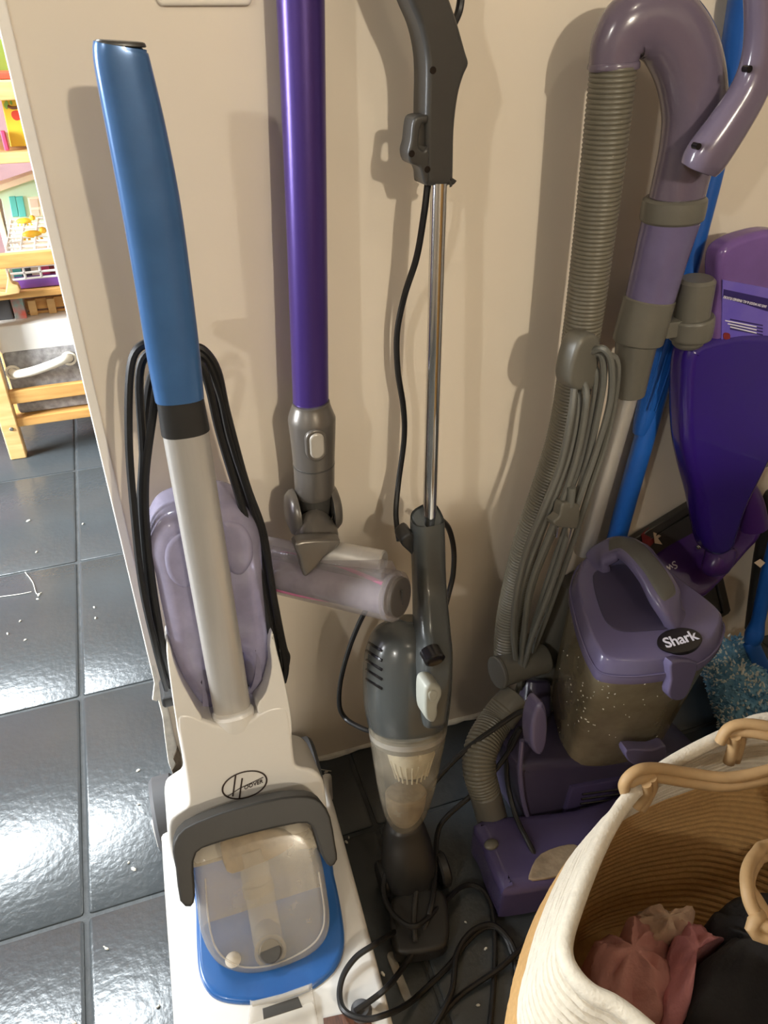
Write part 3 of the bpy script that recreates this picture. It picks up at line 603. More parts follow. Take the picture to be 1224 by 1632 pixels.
part('wand_sleeve', pbar([(1015, 540, WY, 33), (1008, 585, WY, 29), (1002, 628, WY, 25)], 4, 28, bev=0.001), 'grey', t)
part('lower_wand', pbar([(1003, 618, WY, 17.5), (968, 742, WY, 16), (930, 880, WY + 0.012, 15)], 4, 24, bev=0), 'silver', t)
# stowed tool in its ring
tl = part('stowed_tool', pbar([(1112, 443, WY - 0.01, 29), (1106, 480, WY - 0.01, 28.5), (1100, 520, WY - 0.01, 27), (1095, 551, WY - 0.01, 24)], 3, 28, bev=0.004), 'grey', t)
part('tool_ring', pbar([(1103, 503, WY - 0.01, 35), (1101, 520, WY - 0.01, 35.5), (1098, 538, WY - 0.01, 34)], 3, 30, bev=0.002), 'grey', t)
part('tool_arm', box(*(lambda a, b: (min(a.x, b.x), max(a.x, b.x), WY - 0.02, WY + 0.005, a.z - 0.014, a.z + 0.010))(qY(1050, 518, WY), qY(1085, 518, WY)), 0.003), 'grey', t)
# ribbed hose
def ribbed(spec, pitch=0.0052, depth=0.0016, n=20, off=0.0):
    P = [qY(a, b, Y) for a, b, Y, h in spec]; R = [h * mpp(q) for q, (a, b, Y, h) in zip(P, spec)]
    P4 = catmull([Vector((q.x, q.y, q.z, r)) for q, r in zip(P, R)], 40)
    pts = [P4[0]]; acc = 0
    step = pitch / 4
    for a, b in zip(P4, P4[1:]):
        L = (Vector(b[:3]) - Vector(a[:3])).length; s = step - acc
        while s <= L:
            pts.append(a.lerp(b, s / L)); s += step
        acc = L - (s - step)
    prof = (0, 0.75, 1.0, 0.75)
    return sweep([Vector(p[:3]) for p in pts], [p[3] - depth * (1 - prof[i % 4]) for i, p in enumerate(pts)], n, transport=True)
part('ribbed_hose', ribbed([(978, 104, WY, 38), (962, 250, WY, 36), (944, 400, WY, 33), (927, 530, WY, 30.5), (902, 680, WY + 0.01, 27), (870, 780, WY + 0.02, 24), (838, 870, WY + 0.025, 22), (816, 960, WY + 0.02, 21), (808, 1020, WY + 0.005, 21), (808, 1070, WY - 0.01, 21)]), 'hose', t)
A = qY(792, 1072, WY - 0.03); B = qY(868, 1048, WY - 0.02)
hc = part('hose_connector', cyl(A, B, 0.0265, n=28, bev=0.003), 'grey', t)
part('connector_cap', cyl(A - (B - A).normalized() * 0.002, A + (B - A).normalized() * 0.006, 0.0285, n=28, bev=0.002), 'grip', hc)
part('short_hose', ribbed([(806, 1128, 0.775, 26), (790, 1150, 0.765, 27), (768, 1190, 0.735, 28), (764, 1228, 0.71, 27), (774, 1266, 0.69, 25)], 0.0052, 0.0018), 'hose', t)
part('hose_cuff', pbar([(822, 1112, 0.785, 26), (806, 1130, 0.775, 27), (794, 1146, 0.768, 28)], 3, 24, bev=0.002), 'grey', t)
part('hose_pipe', pbar([(772, 1260, 0.692, 25), (780, 1290, 0.682, 25), (788, 1318, 0.67, 24), (794, 1344, 0.655, 23)], 3, 24, bev=0.001), 'grey', t)
# cord hook with the wound grey cord and its plug
HKY = WY - 0.045
part('cord_hook', slab([(946, 532), (957, 540), (959, 560), (952, 600), (946, 620), (930, 624), (915, 620), (910, 604), (916, 572), (928, 542)], (0, HKY, 0.8), (0.35, -1, 0), 0.03, 0.006, 4), 'grey', t)
g = G()
gs = [((944, 560), (962, 556), (974, 580), (972, 640), (950, 720), (915, 820), (880, 930), (850, 1010), (832, 1075), (822, 1110)),
      ((944, 566), (958, 566), (962, 600), (955, 650), (935, 740), (905, 830), (868, 940), (842, 1030), (830, 1085)),
      ((938, 590), (950, 590), (946, 640), (928, 730), (890, 830), (850, 930), (832, 1020), (826, 1070), (840, 1100)),
      ((930, 610), (934, 640), (918, 730), (884, 830), (846, 930), (835, 1010), (830, 1060)),
      ((920, 618), (922, 650), (906, 730), (872, 820), (836, 920), (822, 1000), (824, 1060)),
      ((946, 572), (980, 570), (982, 620), (966, 700), (940, 780), (908, 880), (872, 980), (845, 1050), (828, 1098)),
      ((915, 612), (910, 660), (893, 740), (866, 810), (838, 880), (822, 950), (818, 1010), (822, 1050))]
for k, s in enumerate(gs):
    g.add(tube([qY(x, y, HKY + 0.004 + 0.009 * (k % 3) - (0.012 if 0 < i < len(s) - 2 else 0)) for i, (x, y) in enumerate(s)], 0.0047, 6, 8))
g.build('power_cord', 'greycord', t)
PY = HKY - 0.022
pg = part('plug', slab([(899, 802), (924, 806), (921, 840), (914, 843), (888, 840), (883, 832), (893, 822)], (0, PY, 0.5), (0.2, -1, 0.1), 0.018, 0.003, 3), 'grey', t)
for px, py in ((888, 843), (908, 845)):
    a = qY(px, py - 4, PY + 0.008); part('prong', box(a.x - 0.0008, a.x + 0.0008, a.y - 0.003, a.y + 0.003, a.z - 0.018, a.z, 0), 'chrome', pg)
part('plug_relief', tube([qY(911, 776, PY + 0.008), qY(910, 790, PY + 0.008), qY(908, 806, PY + 0.008)], 0.0062, 5, 10), 'greycord', pg)
# rear column and base
part('rear_column', pbar([(912, 925, 0.862, 24), (886, 1010, 0.86, 26), (862, 1080, 0.855, 28)], 4, 24, 2.6, 0.8, 0.003), 'grip', t)
part('cord_hook', pbar([(845, 1018, 0.835, 15), (839, 1032, 0.835, 16), (836, 1048, 0.835, 14)], 3, 20, bev=0.002), 'grey', t)
base = [(829, 1250), (836, 1222), (900, 1216), (1000, 1212), (1130, 1212), (1140, 1290), (1110, 1350), (1040, 1390), (905, 1398), (866, 1372), (842, 1330)]
part('base_tower', pbar([(852, 1082, 0.83, 24), (850, 1130, 0.80, 26), (850, 1190, 0.765, 26), (856, 1240, 0.735, 24)], 4, 22, 2.6, 0.9, 0.004), 'lilacdark', t)
bs = part('base', slab(base, (0, 0.660, 0.12), (0, -1, 0.12), 0.14, 0.014, 4, 4), 'lilacdark', t)
part('base_rim', tube([qP(x, y, Vector((0, 0.656, 0.12)), Vector((0, -1, 0.12))) for x, y in ((832, 1180), (829, 1230), (836, 1285), (852, 1322), (880, 1342), (940, 1342), (1000, 1335))], 0.004, 6, 8), 'lilac', bs)
part('base_latch', slab([(856, 1130), (868, 1122), (874, 1150), (872, 1185), (862, 1205), (850, 1195), (848, 1160)], (0, 0.648, 0.25), (0.1, -1, 0.1), 0.03, 0.006, 4), 'lilac', bs)
vp = part('vent_panel', slab([(912, 1256), (1000, 1240), (1040, 1235), (1040, 1310), (990, 1322), (900, 1326), (893, 1316)], (0, 0.650, 0.1), (0, -1, 0.12), 0.014, 0.004, 0, 2), 'lilacbase', bs)
for k in range(7):
    y0 = 1266 + 7.6 * k
    a, b = qP(928 - 1.4 * k, y0, Vector((0, 0.6488, 0.1)), Vector((0, -1, 0.12))), qP(1030, y0 - 14, Vector((0, 0.6488, 0.1)), Vector((0, -1, 0.12)))
    part('vent_slot', sweep([a, b], 0.0019, 6), 'badge', vp)
nzl = part('floor_nozzle', plate([(v.x, v.y) for v in catmull([Vector(p) for p in ((0.398, 0.672), (0.383, 0.630), (0.378, 0.560), (0.392, 0.543), (0.52, 0.526), (0.68, 0.515), (0.700, 0.54), (0.70, 0.63), (0.55, 0.640))], 4, True)], Vector((0, 0, 0.082)), X1, Y1, Z1, 0.078, 0.018, 4, 0.004), 'lilacbase', t)
c = qZ(783, 1346, 0.083); part('nozzle_stud', ellip(c, 0.012, 0.009, 0.006), 'grey', nzl)
part('dust_window', slab([(862, 1360), (905, 1345), (925, 1352), (920, 1385), (850, 1402), (845, 1388)], (0, 0.6, 0.084), (0, 0, 1), 0.006, 0.002, 3), 'dust', nzl)
# canister and lid
lid_px = [(908, 935), (920, 900), (945, 882), (985, 866), (1030, 872), (1066, 915), (1128, 964), (1152, 986), (1157, 1003), (1145, 1032), (1106, 1060), (1030, 1076), (962, 1073), (941, 1050), (926, 1015), (914, 972)]
LP, LN = Vector((0.65, 0.72, 0.418)), Vector((-0.06, -0.10, 1)).normalized()
lw = [qP(x, y, LP, LN) for x, y in smooth_outline(lid_px, 4)]
cen = sum(lw, Vector()) / len(lw)
def lring(s, dz, sh=Vector((0, 0, 0))): return [cen + (p - cen) * s + LN * dz + sh for p in lw]
low = Vector((-0.014, 0.004, 0)); LB = -0.258
cr = []
for k in range(9):
    u = k / 8; cr.append(lring(0.955 - 0.09 * u, -0.012 + (LB + 0.012) * u, low * u))
cr.append(lring(0.83, LB - 0.010, low)); cr.append(lring(0.72, LB - 0.016, low))
cn = part('canister', loft(cr), 'canister', t)
_v, _f = loft(cr); bvh = BVHTree.FromPolygons(_v, _f)
g = G(); rf = random.Random(3)
for k in range(60):
    px, py = (rf.gauss(935, 32), rf.gauss(1120, 36)) if k < 42 else (rf.uniform(890, 1060), rf.uniform(1085, 1195))
    hit = bvh.ray_cast(CAM, ray(px, py).normalized())
    if hit[0] is None: continue
    a, b = frame(hit[1]); rr_ = rf.uniform(0.0007, 0.0026); th = rf.uniform(0, 3); u_ = a * math.cos(th) + b * math.sin(th); v_ = b * math.cos(th) - a * math.sin(th)
    g.add(loft([ring(hit[0] + hit[1] * h, u_, v_, rr_ * q, rr_ * 0.55 * q, 6) for h, q in ((-0.0004, 1), (0.0008, 0.6))]))
fo = g.build('dust_flecks', 'crumb', cn); fo['kind'] = 'stuff'
core = []
for u in (0, 0.5, 1): core.append(lring(0.42 - 0.05 * u, -0.02 + (LB + 0.03) * u, low * u))
part('cyclone_core', loft(core), 'grip', cn)
part('dust_load', loft([lring(0.78, LB + 0.05, low), lring(0.76, LB + 0.012, low), lring(0.66, LB - 0.006, low)]), 'dust', cn)
part('canister_hinge', slab([(1000, 1196), (1040, 1196), (1062, 1190), (1058, 1214), (1030, 1226), (1002, 1214)], (0, 0.60, 0.16), (0, -1, 0), 0.02, 0.003, 3), 'lilac', cn)
ld = part('lid', loft([lring(0.97, -0.022), lring(1.0, -0.020), lring(1.0, -0.010), lring(0.975, -0.004), lring(0.965, 0.002), lring(0.92, 0.016), lring(0.87, 0.020)]), 'lilac', t)
LP2 = LP + LN * 0.0205
part('lid_recess', slab([(945, 918), (965, 905), (1000, 900), (1030, 935), (1062, 985), (1068, 1000), (1040, 1004), (995, 1006), (970, 995), (955, 965)], LP2 + LN * 0.0008, LN, 0.004, 0.001, 4, 2), 'lilacdark', ld)
part('lid_seam', tube(lring(0.985, -0.004)[::3], 0.0016, 4, 6, True), 'lilac', ld)
# arch handle with rubber grip
def lp(x, y, h): return qP(x, y, LP + LN * h, LN)
hp = [lp(950, 902, 0.012), lp(966, 881, 0.040), lp(1000, 875, 0.060), lp(1036, 910, 0.062), lp(1060, 952, 0.050), lp(1076, 990, 0.014)]
hpc = catmull(hp, 8)
Rf = (hp[-1] - hp[0]).normalized()
sideax = Rf.cross(LN).normalized()
lh = part('lid_handle', sweep(hpc, [0.024 + 0.003 * abs(2 * i / (len(hpc) - 1) - 1) for i in range(len(hpc))], 20, 3.0, 0.45, ref=LN), 'lilac', ld)
gc = [p + LN * 0.0035 for p in hpc[10:34]]
part('rubber_grip', sweep(gc, [0.0185] * len(gc), 18, 3.2, 0.52, ref=LN, bev=0.002), 'grip', ld)
part('lid_clip', slab([(1072, 1056), (1112, 1056), (1106, 1085), (1094, 1112), (1078, 1118), (1066, 1108), (1070, 1085)], (0, 0.594, 0.36), (0.15, -1, 0.1), 0.016, 0.004, 3), 'lilac', ld)
bo2 = lp(1083, 1021, 0.0215); bu2 = (lp(1115, 1012, 0.0215) - bo2).normalized(); bv2 = LN.cross(bu2); k2 = mpp(bo2)
bg = part('badge', loft([[bo2 + bu2 * (38 * k2 * s * math.cos(a)) + bv2 * (24 * k2 * s * math.sin(a)) + LN * h for a in [2 * math.pi * q / 48 for q in range(48)]] for s, h in ((1, -0.008), (1, 0.0012), (0.95, 0.002))]), 'badge', ld)
text('badge_lettering', 'Shark', 27 * k2, 'whiteink', ld, bo2 + LN * 0.0022, bu2, None, LN, 0.0004, 0.12, 0.0004, 0.96)

# ================================================================== BLUE POLE leaning in the corner behind the upright
t = thing('mop_handle', 'long blue mop handle leaning on the wall behind the lilac upright', 'mop handle', (0.72, 0.9, 0))
part('pole', pbar([(1195, -60, 0.905, 26), (1176, 60, 0.905, 24), (1140, 250, 0.905, 19), (1096, 430, 0.90, 17), (1060, 580, 0.90, 17), (990, 830, 0.90, 15.5), (958, 960, 0.90, 14)], 4, 20, bev=0), 'bluegloss', t)
gsl = part('grip_sleeve', pbar([(1074, 505, 0.90, 17), (1070, 522, 0.90, 22), (1048, 600, 0.90, 23), (1029, 664, 0.90, 19), (1022, 690, 0.90, 15)], 4, 24, ratio=0.8, bev=0.001), 'bluegloss', t)
for k in range(4):
    part('grip_rib', tube([qY(x + (k - 1.5) * 10 * s, y, 0.90 - 0.0215 + 0.002 * abs(k - 1.5)) for x, y, s in ((1070, 525, 1), (1049, 595, 1.05), (1032, 655, 0.85))], 0.0013, 5, 6), 'bluegloss', gsl)

# ================================================================== CHARCOAL PANEL, SPRAY MOP, PAPER SCRAPS at right
YPN = YW - 0.003
c4 = [Vector((0.655, 0, 0.318)), Vector((0.928, 0, 0.449)), Vector((1.085, 0, 0.125)), Vector((0.812, 0, 0.004))]
pl4 = [(p.x, p.z) for p in c4]
pl4d = []
for i in range(4):
    a, b = Vector(pl4[i]), Vector(pl4[(i + 1) % 4])
    for u in (0.02, 0.5, 0.98): pl4d.append(tuple(a.lerp(b, u)))
pn = part('tray', plate(pl4d, Vector((0, YPN - 0.014, 0)), X1, Z1, -Y1, 0.014, 0.003), 'panel')
tag(pn, 'charcoal flat plastic tray leaning askew on the wall behind the purple spray mop', 'tray')
g = G(); g.add(tube([Vector((p.x, YPN - 0.014, p.z)) for p in (c4[0].lerp(c4[2], .06), c4[1].lerp(c4[3], .06), c4[2].lerp(c4[0], .06), c4[3].lerp(c4[1], .06))], 0.004, 1, 8, True)); g.build('tray_rim', 'panel', pn)
MY = 0.850
t = thing('spray_mop', 'purple spray mop with upside-down cleaning bottle beside the lilac upright', 'spray mop', (0.92, MY, 0.28))
shd = [(1098, 570), (1112, 550), (1150, 537), (1200, 530), (1250, 540), (1262, 600), (1255, 680), (1230, 740), (1200, 800), (1182, 850), (1172, 878), (1150, 890), (1132, 880), (1124, 850), (1115, 800), (1100, 740), (1093, 690), (1093, 620)]
part('body_shield', slab(shd, (0, MY - 0.03, 0.6), (0.06, -1, 0.1), 0.045, 0.016, 4, 5), 'deeppurple', t)
bt = part('solution_bottle', slab([(1146, 470), (1148, 412), (1166, 388), (1200, 374), (1240, 368), (1275, 382), (1280, 420), (1278, 560), (1144, 560)], (0.84, MY - 0.008, 0.8), (0.06, -1, 0), 0.034, 0.010, 4, 5), 'bottle', t)
LBp, LBn = Vector((0.84, MY - 0.0095, 0.8)), Vector((0.06, -1, 0)).normalized()
part('bottle_label', slab([(1152, 446), (1185, 452), (1262, 466), (1262, 556), (1150, 548), (1151, 500)], LBp, LBn, 0.002, 0.0005, 0, 1), 'label', bt)
lbu = (qP(1220, 488, LBp, LBn) - qP(1150, 472, LBp, LBn)).normalized()
part('label_band', slab([(1154, 461), (1224, 476), (1246, 482), (1244, 500), (1222, 496), (1153, 474)], LBp + LBn * 0.0008, LBn, 0.001, 0.0003, 0, 1), 'ink', bt)
kx = mpp(qP(1190, 480, LBp, LBn))
def upside(body, x, y, size, mat, bold=0.0): text('label_lettering', body, size * kx, mat, bt, qP(x, y, LBp + LBn * 0.0018, LBn), -lbu, -(LBn.cross(lbu)), LBn, 0.0001, 0, bold)
upside('SAFE ON WOOD & ALL FINISHED FLOORS', 1188, 481, 5.4, 'whiteink', 0.00012)
for k in range(4):
    yy = 508 + k * 5; part('label_line', slab([(1164, yy), (1216, yy + 10), (1216, yy + 12), (1164, yy + 2)], LBp + LBn * 0.0008, LBn, 0.0008, 0.0002, 0, 1), 'ink', bt)
for k in range(3):
    yy = 509 + k * 5 + 1; part('label_line', slab([(1156 + 4 * k, yy), (1206, yy + 10), (1206, yy + 12), (1156 + 4 * k, yy + 2)], LBp + LBn * 0.001, LBn, 0.0008, 0.0002, 0, 1), 'whiteink', bt)
part('label_picture', slab([(1154, 531), (1163, 532), (1163, 541), (1154, 540)], LBp + LBn * 0.0012, LBn, 0.0008, 0.0002, 3, 1), 'redink', bt)
part('mop_pole', pbar([(1212, 740, 0.845, 14), (1238, 630, 0.855, 14), (1262, 530, 0.878, 14), (1300, 300, 0.905, 14.5), (1338, 60, 0.912, 15)], 4, 18), 'grey', t)
part('bottle_neck', slab([(1118, 544), (1140, 550), (1150, 560), (1130, 580), (1108, 572)], (0, MY - 0.012, 0.7), (0.06, -1, 0), 0.03, 0.004, 3), 'grip', t)
part('neck_joint', pbar([(1150, 872, MY - 0.005, 24), (1146, 890, MY - 0.012, 28), (1138, 906, MY - 0.02, 24), (1134, 916, MY - 0.022, 12)], 4, 20, 2.3, 0.7, 0.002), 'purpledark', t)
HP, HN = Vector((0.95, MY - 0.03, 0.30)), Vector((-0.28, -0.62, 0.75)).normalized()
hdm = part('mop_head', slab([(1018, 912), (1060, 868), (1110, 812), (1150, 790), (1190, 782), (1210, 805), (1214, 850), (1190, 880), (1150, 925), (1118, 952), (1080, 950), (1040, 934)], HP, HN, 0.022, 0.008, 4, 4), 'purpledark', t)
ho = qP(1060, 910, HP + HN * 0.0005, HN); hu = (qP(1085, 893, HP + HN * 0.0005, HN) - ho).normalized()
text('head_lettering', 'Swiffer', 17 * mpp(ho), 'whiteink', hdm, ho, -hu, -(HN.cross(hu)), HN, 0.0003, 0.2, 0.0002)
for px, py in ((1189, 786), (1113, 872)):
    c = qP(px, py, HP + HN * 0.006, HN); part('pivot_stud', ellip(c, 0.005, 0.005, 0.005), 'chrome', hdm)
part('rear_arch', pbar([(1186, 770, MY + 0.012, 14), (1196, 800, MY + 0.008, 20), (1202, 840, MY, 22)], 4, 20, bev=0.002), 'purpledark', t)
# scraps
sc = part('paper_scrap', slab([(1040, 842), (1062, 841), (1060, 850), (1049, 858), (1056, 868), (1044, 866), (1042, 852)], (0.84, YPN - 0.0185, 0.37), (0.2, -1, 0.3), 0.0015, 0.0004, 0, 1), 'paper')
tag(sc, 'small torn cream paper scrap stuck on the charcoal tray', 'scrap')
sc = part('paper_scrap', slab([(1022, 852), (1034, 841), (1044, 848), (1045, 862), (1034, 874), (1024, 866)], (0.82, YPN - 0.0185, 0.37), (0.2, -1, 0.3), 0.0015, 0.0004, 0, 1), 'redink')
tag(sc, 'small crumpled dark red scrap on the charcoal tray', 'scrap')

# ================================================================== FUZZY BLUE MOP at right
t = thing('chenille_mop', 'flat mop with fuzzy blue and white chenille pad and blue handle', 'mop', (1.05, 0.80, 0))
ca, cb = Vector((1.010, 0.905, 0.045)), Vector((1.00, 0.640, 0.045))
ca, cb = qZ(1160, 1040, 0.06), qZ(1208, 1175, 0.06)
pd = part('pad', sweep(catmull([ca, ca.lerp(cb, .5), cb], 6), [0.055, 0.058] + [0.06] * 9 + [0.058, 0.05], 24, 2.2, 0.75, ref=Z1, bev=0.01), 'chenille', t)
rnd = random.Random(9); gA, gB = G(), G()
axm = (cb - ca).normalized(); Sm, Dm = frame(axm, Z1)
for i in range(2600):
    u = rnd.uniform(-0.02, 1.02); a = rnd.uniform(0, 2 * math.pi)
    nrm = (Sm * math.cos(a) + Dm * math.sin(a) * 0.8)
    if nrm.z < -0.5: continue
    p0 = ca.lerp(cb, u) + Sm * math.cos(a) * 0.056 + Dm * math.sin(a) * 0.043
    d = (nrm.normalized() + Vector((rnd.uniform(-1, 1), rnd.uniform(-1, 1), rnd.uniform(-1, 1))) * 0.9).normalized()
    L = rnd.uniform(0.006, 0.012); r = 0.0022; s_, d_ = frame(d, Vector((0.3, 0.5, 0.8)))
    pts = [p0 - d * 0.002, p0 + d * L * 0.6, p0 + d * L]
    vf = loft([ring(pts[0], s_, d_, r, r, 4), ring(pts[1], s_, d_, r, r, 4), ring(pts[2], s_, d_, r * .4, r * .4, 4)])
    (gB if rnd.random() < 0.38 + 0.25 * math.sin(a * 2 + u * 9) else gA).add(vf)
o = gA.build('chenille_tufts', 'chenille', t); o['kind'] = 'stuff'
o = gB.build('chenille_tufts', 'chenille2', t); o['kind'] = 'stuff'
part('mop_handle', sweep(catmull([qY(1240, 850, 0.84), qY(1222, 920, 0.83), qY(1208, 990, 0.82), qY(1198, 1025, 0.815)], 6), [0.013] * 13 + [0.015, 0.017, 0.018, 0.017, 0.016, 0.014], 20, bev=0.002), 'bluegloss', t)
part('mop_clamp', sweep(catmull([qY(1196, 1022, 0.815), qY(1206, 1046, 0.80), qY(1228, 1090, 0.77), qY(1250, 1130, 0.74)], 5), [0.016] * 16, 18, 2.5, 0.6, bev=0.002), 'bluegloss', t)
part('hang_tag', slab([(1202, 897), (1212, 891), (1220, 897), (1212, 905)], (0, 0.815, 0.3), (0, -1, 0.2), 0.001, 0.0003, 0, 1), 'paper', t)
bk = part('brush_handle', pbar([(1234, 780, 0.885, 14), (1232, 800, 0.885, 20), (1226, 860, 0.888, 22), (1218, 890, 0.89, 19), (1208, 950, 0.892, 16), (1200, 1000, 0.895, 14)], 4, 20, 2.4, 0.6, 0.003), 'black')
tag(bk, 'black brush handle at the right edge beside the purple spray mop', 'brush')

# ================================================================== ROPE BASKET with laundry (right front)
t = thing('rope_basket', 'large cotton rope laundry basket, cream above and tan below, tan cord handles', 'basket', (0.55, 0.19, 0))
BZ = 0.45
rim_px = [(1005, 1262), (950, 1358), (916, 1446), (897, 1510), (914, 1556), (950, 1590), (1000, 1612)]
rw = [qZ(x, y, BZ) for x, y in rim_px]
rw = [(p.x, p.y) for p in rw] + [(0.36, 0.125), (0.44, 0.035), (0.56, -0.02), (0.70, 0.02), (0.79, 0.14), (0.81, 0.28), (0.76, 0.40)] + [(qZ(x, y, BZ).x, qZ(x, y, BZ).y) for x, y in ((1224, 1152), (1180, 1166), (1090, 1205))]
rim = [(v.x, v.y) for v in catmull([Vector(p) for p in rw], 5, True)]
for _ in range(5):
    rim = [tuple((Vector(rim[i - 1]) + Vector(rim[i]) * 2 + Vector(rim[(i + 1) % len(rim)])) / 4) for i in range(len(rim))]
bc = Vector((sum(p[0] for p in rim) / len(rim), sum(p[1] for p in rim) / len(rim)))
def bring(z):
    u = 1 - z / BZ      # 0 at rim, 1 at floor
    s = 1 + 0.10 * math.sin(min(1, u * 1.15) * math.pi) - 0.10 * u ** 3
    wv = u
    out = []
    for x, y in rim:
        v = Vector((x, y)) - bc; rad = 0.262
        circ = v.normalized() * rad
        q = bc + (v * (1 - 0.7 * wv) + circ * 0.7 * wv) * s
        # the rim dips where the cloth sags
        out.append(Vector((q.x, q.y, z)))
    return out
NC = 40; pitch = BZ / NC
def zsag(p, z):
    # rim is pulled up a little at the back left handle, sags at the front
    k = (z / BZ) ** 3
    return z + k * (0.012 * math.sin((p.x - bc.x) * 6) + 0.012 * math.cos((p.y - bc.y) * 9))
for k in range(NC):
    z = pitch * (k + 0.5); pts = [Vector((p.x, p.y, zsag(p, z))) for p in bring(z)]
    pts = [p + Vector((rnd.uniform(-1, 1), rnd.uniform(-1, 1), 0)) * 0.0006 for p in pts]
    r = pitch * 0.515
    o = part('rope_coil', sweep(pts, [r] * len(pts), 7, ref=Z1, closed=True), 'cotton' if k >= NC - 12 else 'jute', t)
part('rim_rope', sweep([Vector((p.x, p.y, zsag(p, BZ))) for p in bring(BZ)], [0.0085] * len(rim), 10, ref=Z1, closed=True), 'cotton', t)
part('basket_floor', loft([[Vector((p.x, p.y, 0.002)) for p in bring(0.01)], [Vector((p.x, p.y, 0.012)) for p in bring(0.012)]]), 'jute', t)
def strap(pts, r=0.0085, name='cord_handle'):
    # a doubled leather cord: two rolls side by side
    P = catmull(pts, 8); g = G()
    for s in (-1, 1):
        Q = []
        for i, p in enumerate(P):
            T_ = (P[min(len(P) - 1, i + 1)] - P[max(0, i - 1)]).normalized(); sd = T_.cross(Vector((0.2, -0.9, 0.35))).normalized()
            Q.append(p + sd * (s * r * 0.62))
        g.add(sweep(Q, [r * 0.78] * len(Q), 10, transport=True))
    return g.build(name, 'strap', t)
strap([qZ(1004, 1262, 0.44), qZ(1000, 1248, 0.462), qZ(1018, 1234, 0.472), qZ(1050, 1232, 0.466), qZ(1100, 1240, 0.455), qZ(1160, 1246, 0.45), qZ(1224, 1234, 0.455), qZ(1290, 1215, 0.46)])
strap([qZ(1034, 1244, 0.468), qZ(1036, 1258, 0.450), qZ(1028, 1274, 0.430), qZ(1018, 1288, 0.418)], 0.0075, 'handle_loop')
strap([qZ(1152, 1182, 0.462), qZ(1162, 1166, 0.476), qZ(1190, 1160, 0.482), qZ(1240, 1168, 0.480), qZ(1290, 1180, 0.470)])
strap([qZ(1176, 1168, 0.476), qZ(1174, 1186, 0.455), qZ(1166, 1214, 0.430)], 0.0090, 'handle_loop')
strap([Vector((0.800, 0.300, 0.452)), Vector((0.760, 0.300, 0.466)), Vector((0.66, 0.300, 0.448)), qZ(1232, 1353, 0.445), qZ(1205, 1368, 0.455), qZ(1192, 1396, 0.46), qZ(1196, 1425, 0.46), qZ(1214, 1460, 0.452), qZ(1240, 1490, 0.446), Vector((0.68, 0.135, 0.448)), Vector((0.750, 0.115, 0.464)), Vector((0.785, 0.115, 0.452))])
# laundry
def cloth(name, mat, outline, z0, hump, label, seed):
    rn = random.Random(seed); pw = [qZ(x, y, z0) for x, y in smooth_outline(outline, 4)]
    c = sum(pw, Vector()) / len(pw); rings = []
    for k in range(9):
        s = 1 - k / 8.6; rr_ = []
        for i, p in enumerate(pw):
            q = c + (p - c) * s; a = math.atan2(p.y - c.y, p.x - c.x)
            f = math.sin(3 * a + seed) * 0.35 + math.sin(7 * a + 2.1 * seed + 4 * s) * 0.30 + math.sin(11 * a - 6 * s) * 0.22 + math.sin(17 * a + 9 * s + seed) * 0.14
            q.z = z0 + hump * (1 - s ** 2) + 0.021 * f * math.sin(math.pi * min(1, 1.0 - s + 0.12)) - (0.05 if k == 0 else 0)
            rr_.append(q)
        rings.append(rr_)
    o = part(name, loft(rings), mat, None, 80); tag(o, label, 'clothing', 'laundry in the rope basket')
    return o
LZ = 0.255
cloth('garment', 'palecloth', [(1005, 1462), (1040, 1446), (1085, 1452), (1110, 1462), (1100, 1490), (1060, 1510), (1020, 1500)], LZ + 0.006, 0.022, 'pale beige garment at the back of the rope basket', 2)
cloth('garment', 'pinkcloth', [(940, 1500), (965, 1490), (985, 1496), (1000, 1462), (1040, 1470), (1070, 1500), (1075, 1560), (1060, 1640), (960, 1640), (930, 1560)], LZ, 0.030, 'crumpled dusty pink garment on the left inside the rope basket', 5)
cloth('garment', 'rosecloth', [(1060, 1520), (1085, 1470), (1110, 1468), (1140, 1490), (1155, 1508), (1115, 1530), (1095, 1570), (1090, 1640), (1050, 1640)], LZ + 0.004, 0.034, 'rose pink garment in the middle of the rope basket', 8)
cloth('garment', 'darkcloth', [(1120, 1470), (1150, 1440), (1210, 1420), (1300, 1430), (1330, 1560), (1300, 1660), (1100, 1660), (1088, 1600), (1100, 1550), (1140, 1518)], LZ + 0.008, 0.045, 'charcoal black garment on the right inside the rope basket', 11)

# ================================================================== SMALL THINGS ON THE FLOOR
o = part('plastic_strip', plate(rrect(0.074, 0.012, 0.006), (qZ(636, 1556, 0.004)), Vector((-0.05, 1, 0)).normalized(), Vector((1, 0.05, 0)).normalized(), Z1 * -1, -0.003, 0.0008), 'clearplain')
tag(o, 'narrow clear plastic strip lying on the dark floor beside the carpet washer', 'plastic strip')
g = G()
for x, y, s in ((62, 948, 3), (58, 880, 2), (213, 1385, 4), (221, 1282, 2), (205, 1375, 2), (220, 1228, 3), (32, 990, 2), (12, 1010, 2), (40, 1020, 2), (150, 968, 2), (152, 985, 2), (118, 1630, 4), (75, 1640, 3), (45, 830, 3), (132, 835, 2), (60, 955, 2), (170, 1512, 3), (252, 1604, 3), (742, 1470, 2), (774, 1512, 3), (762, 1602, 3), (552, 1342, 3), (556, 1335, 2), (520, 1230, 3), (610, 1552, 4), (628, 1330, 2)):
    c = qZ(x, y, 0.001); k = mpp(c) * s
    a = rnd.uniform(0, 3); g.add(loft([ring(c + Z1 * h, Vector((math.cos(a), math.sin(a), 0)), Vector((-math.sin(a), math.cos(a), 0)), k * 1.3 * q, k * 0.7 * q, 6) for h, q in ((0, 1), (0.002, 0.7))]))
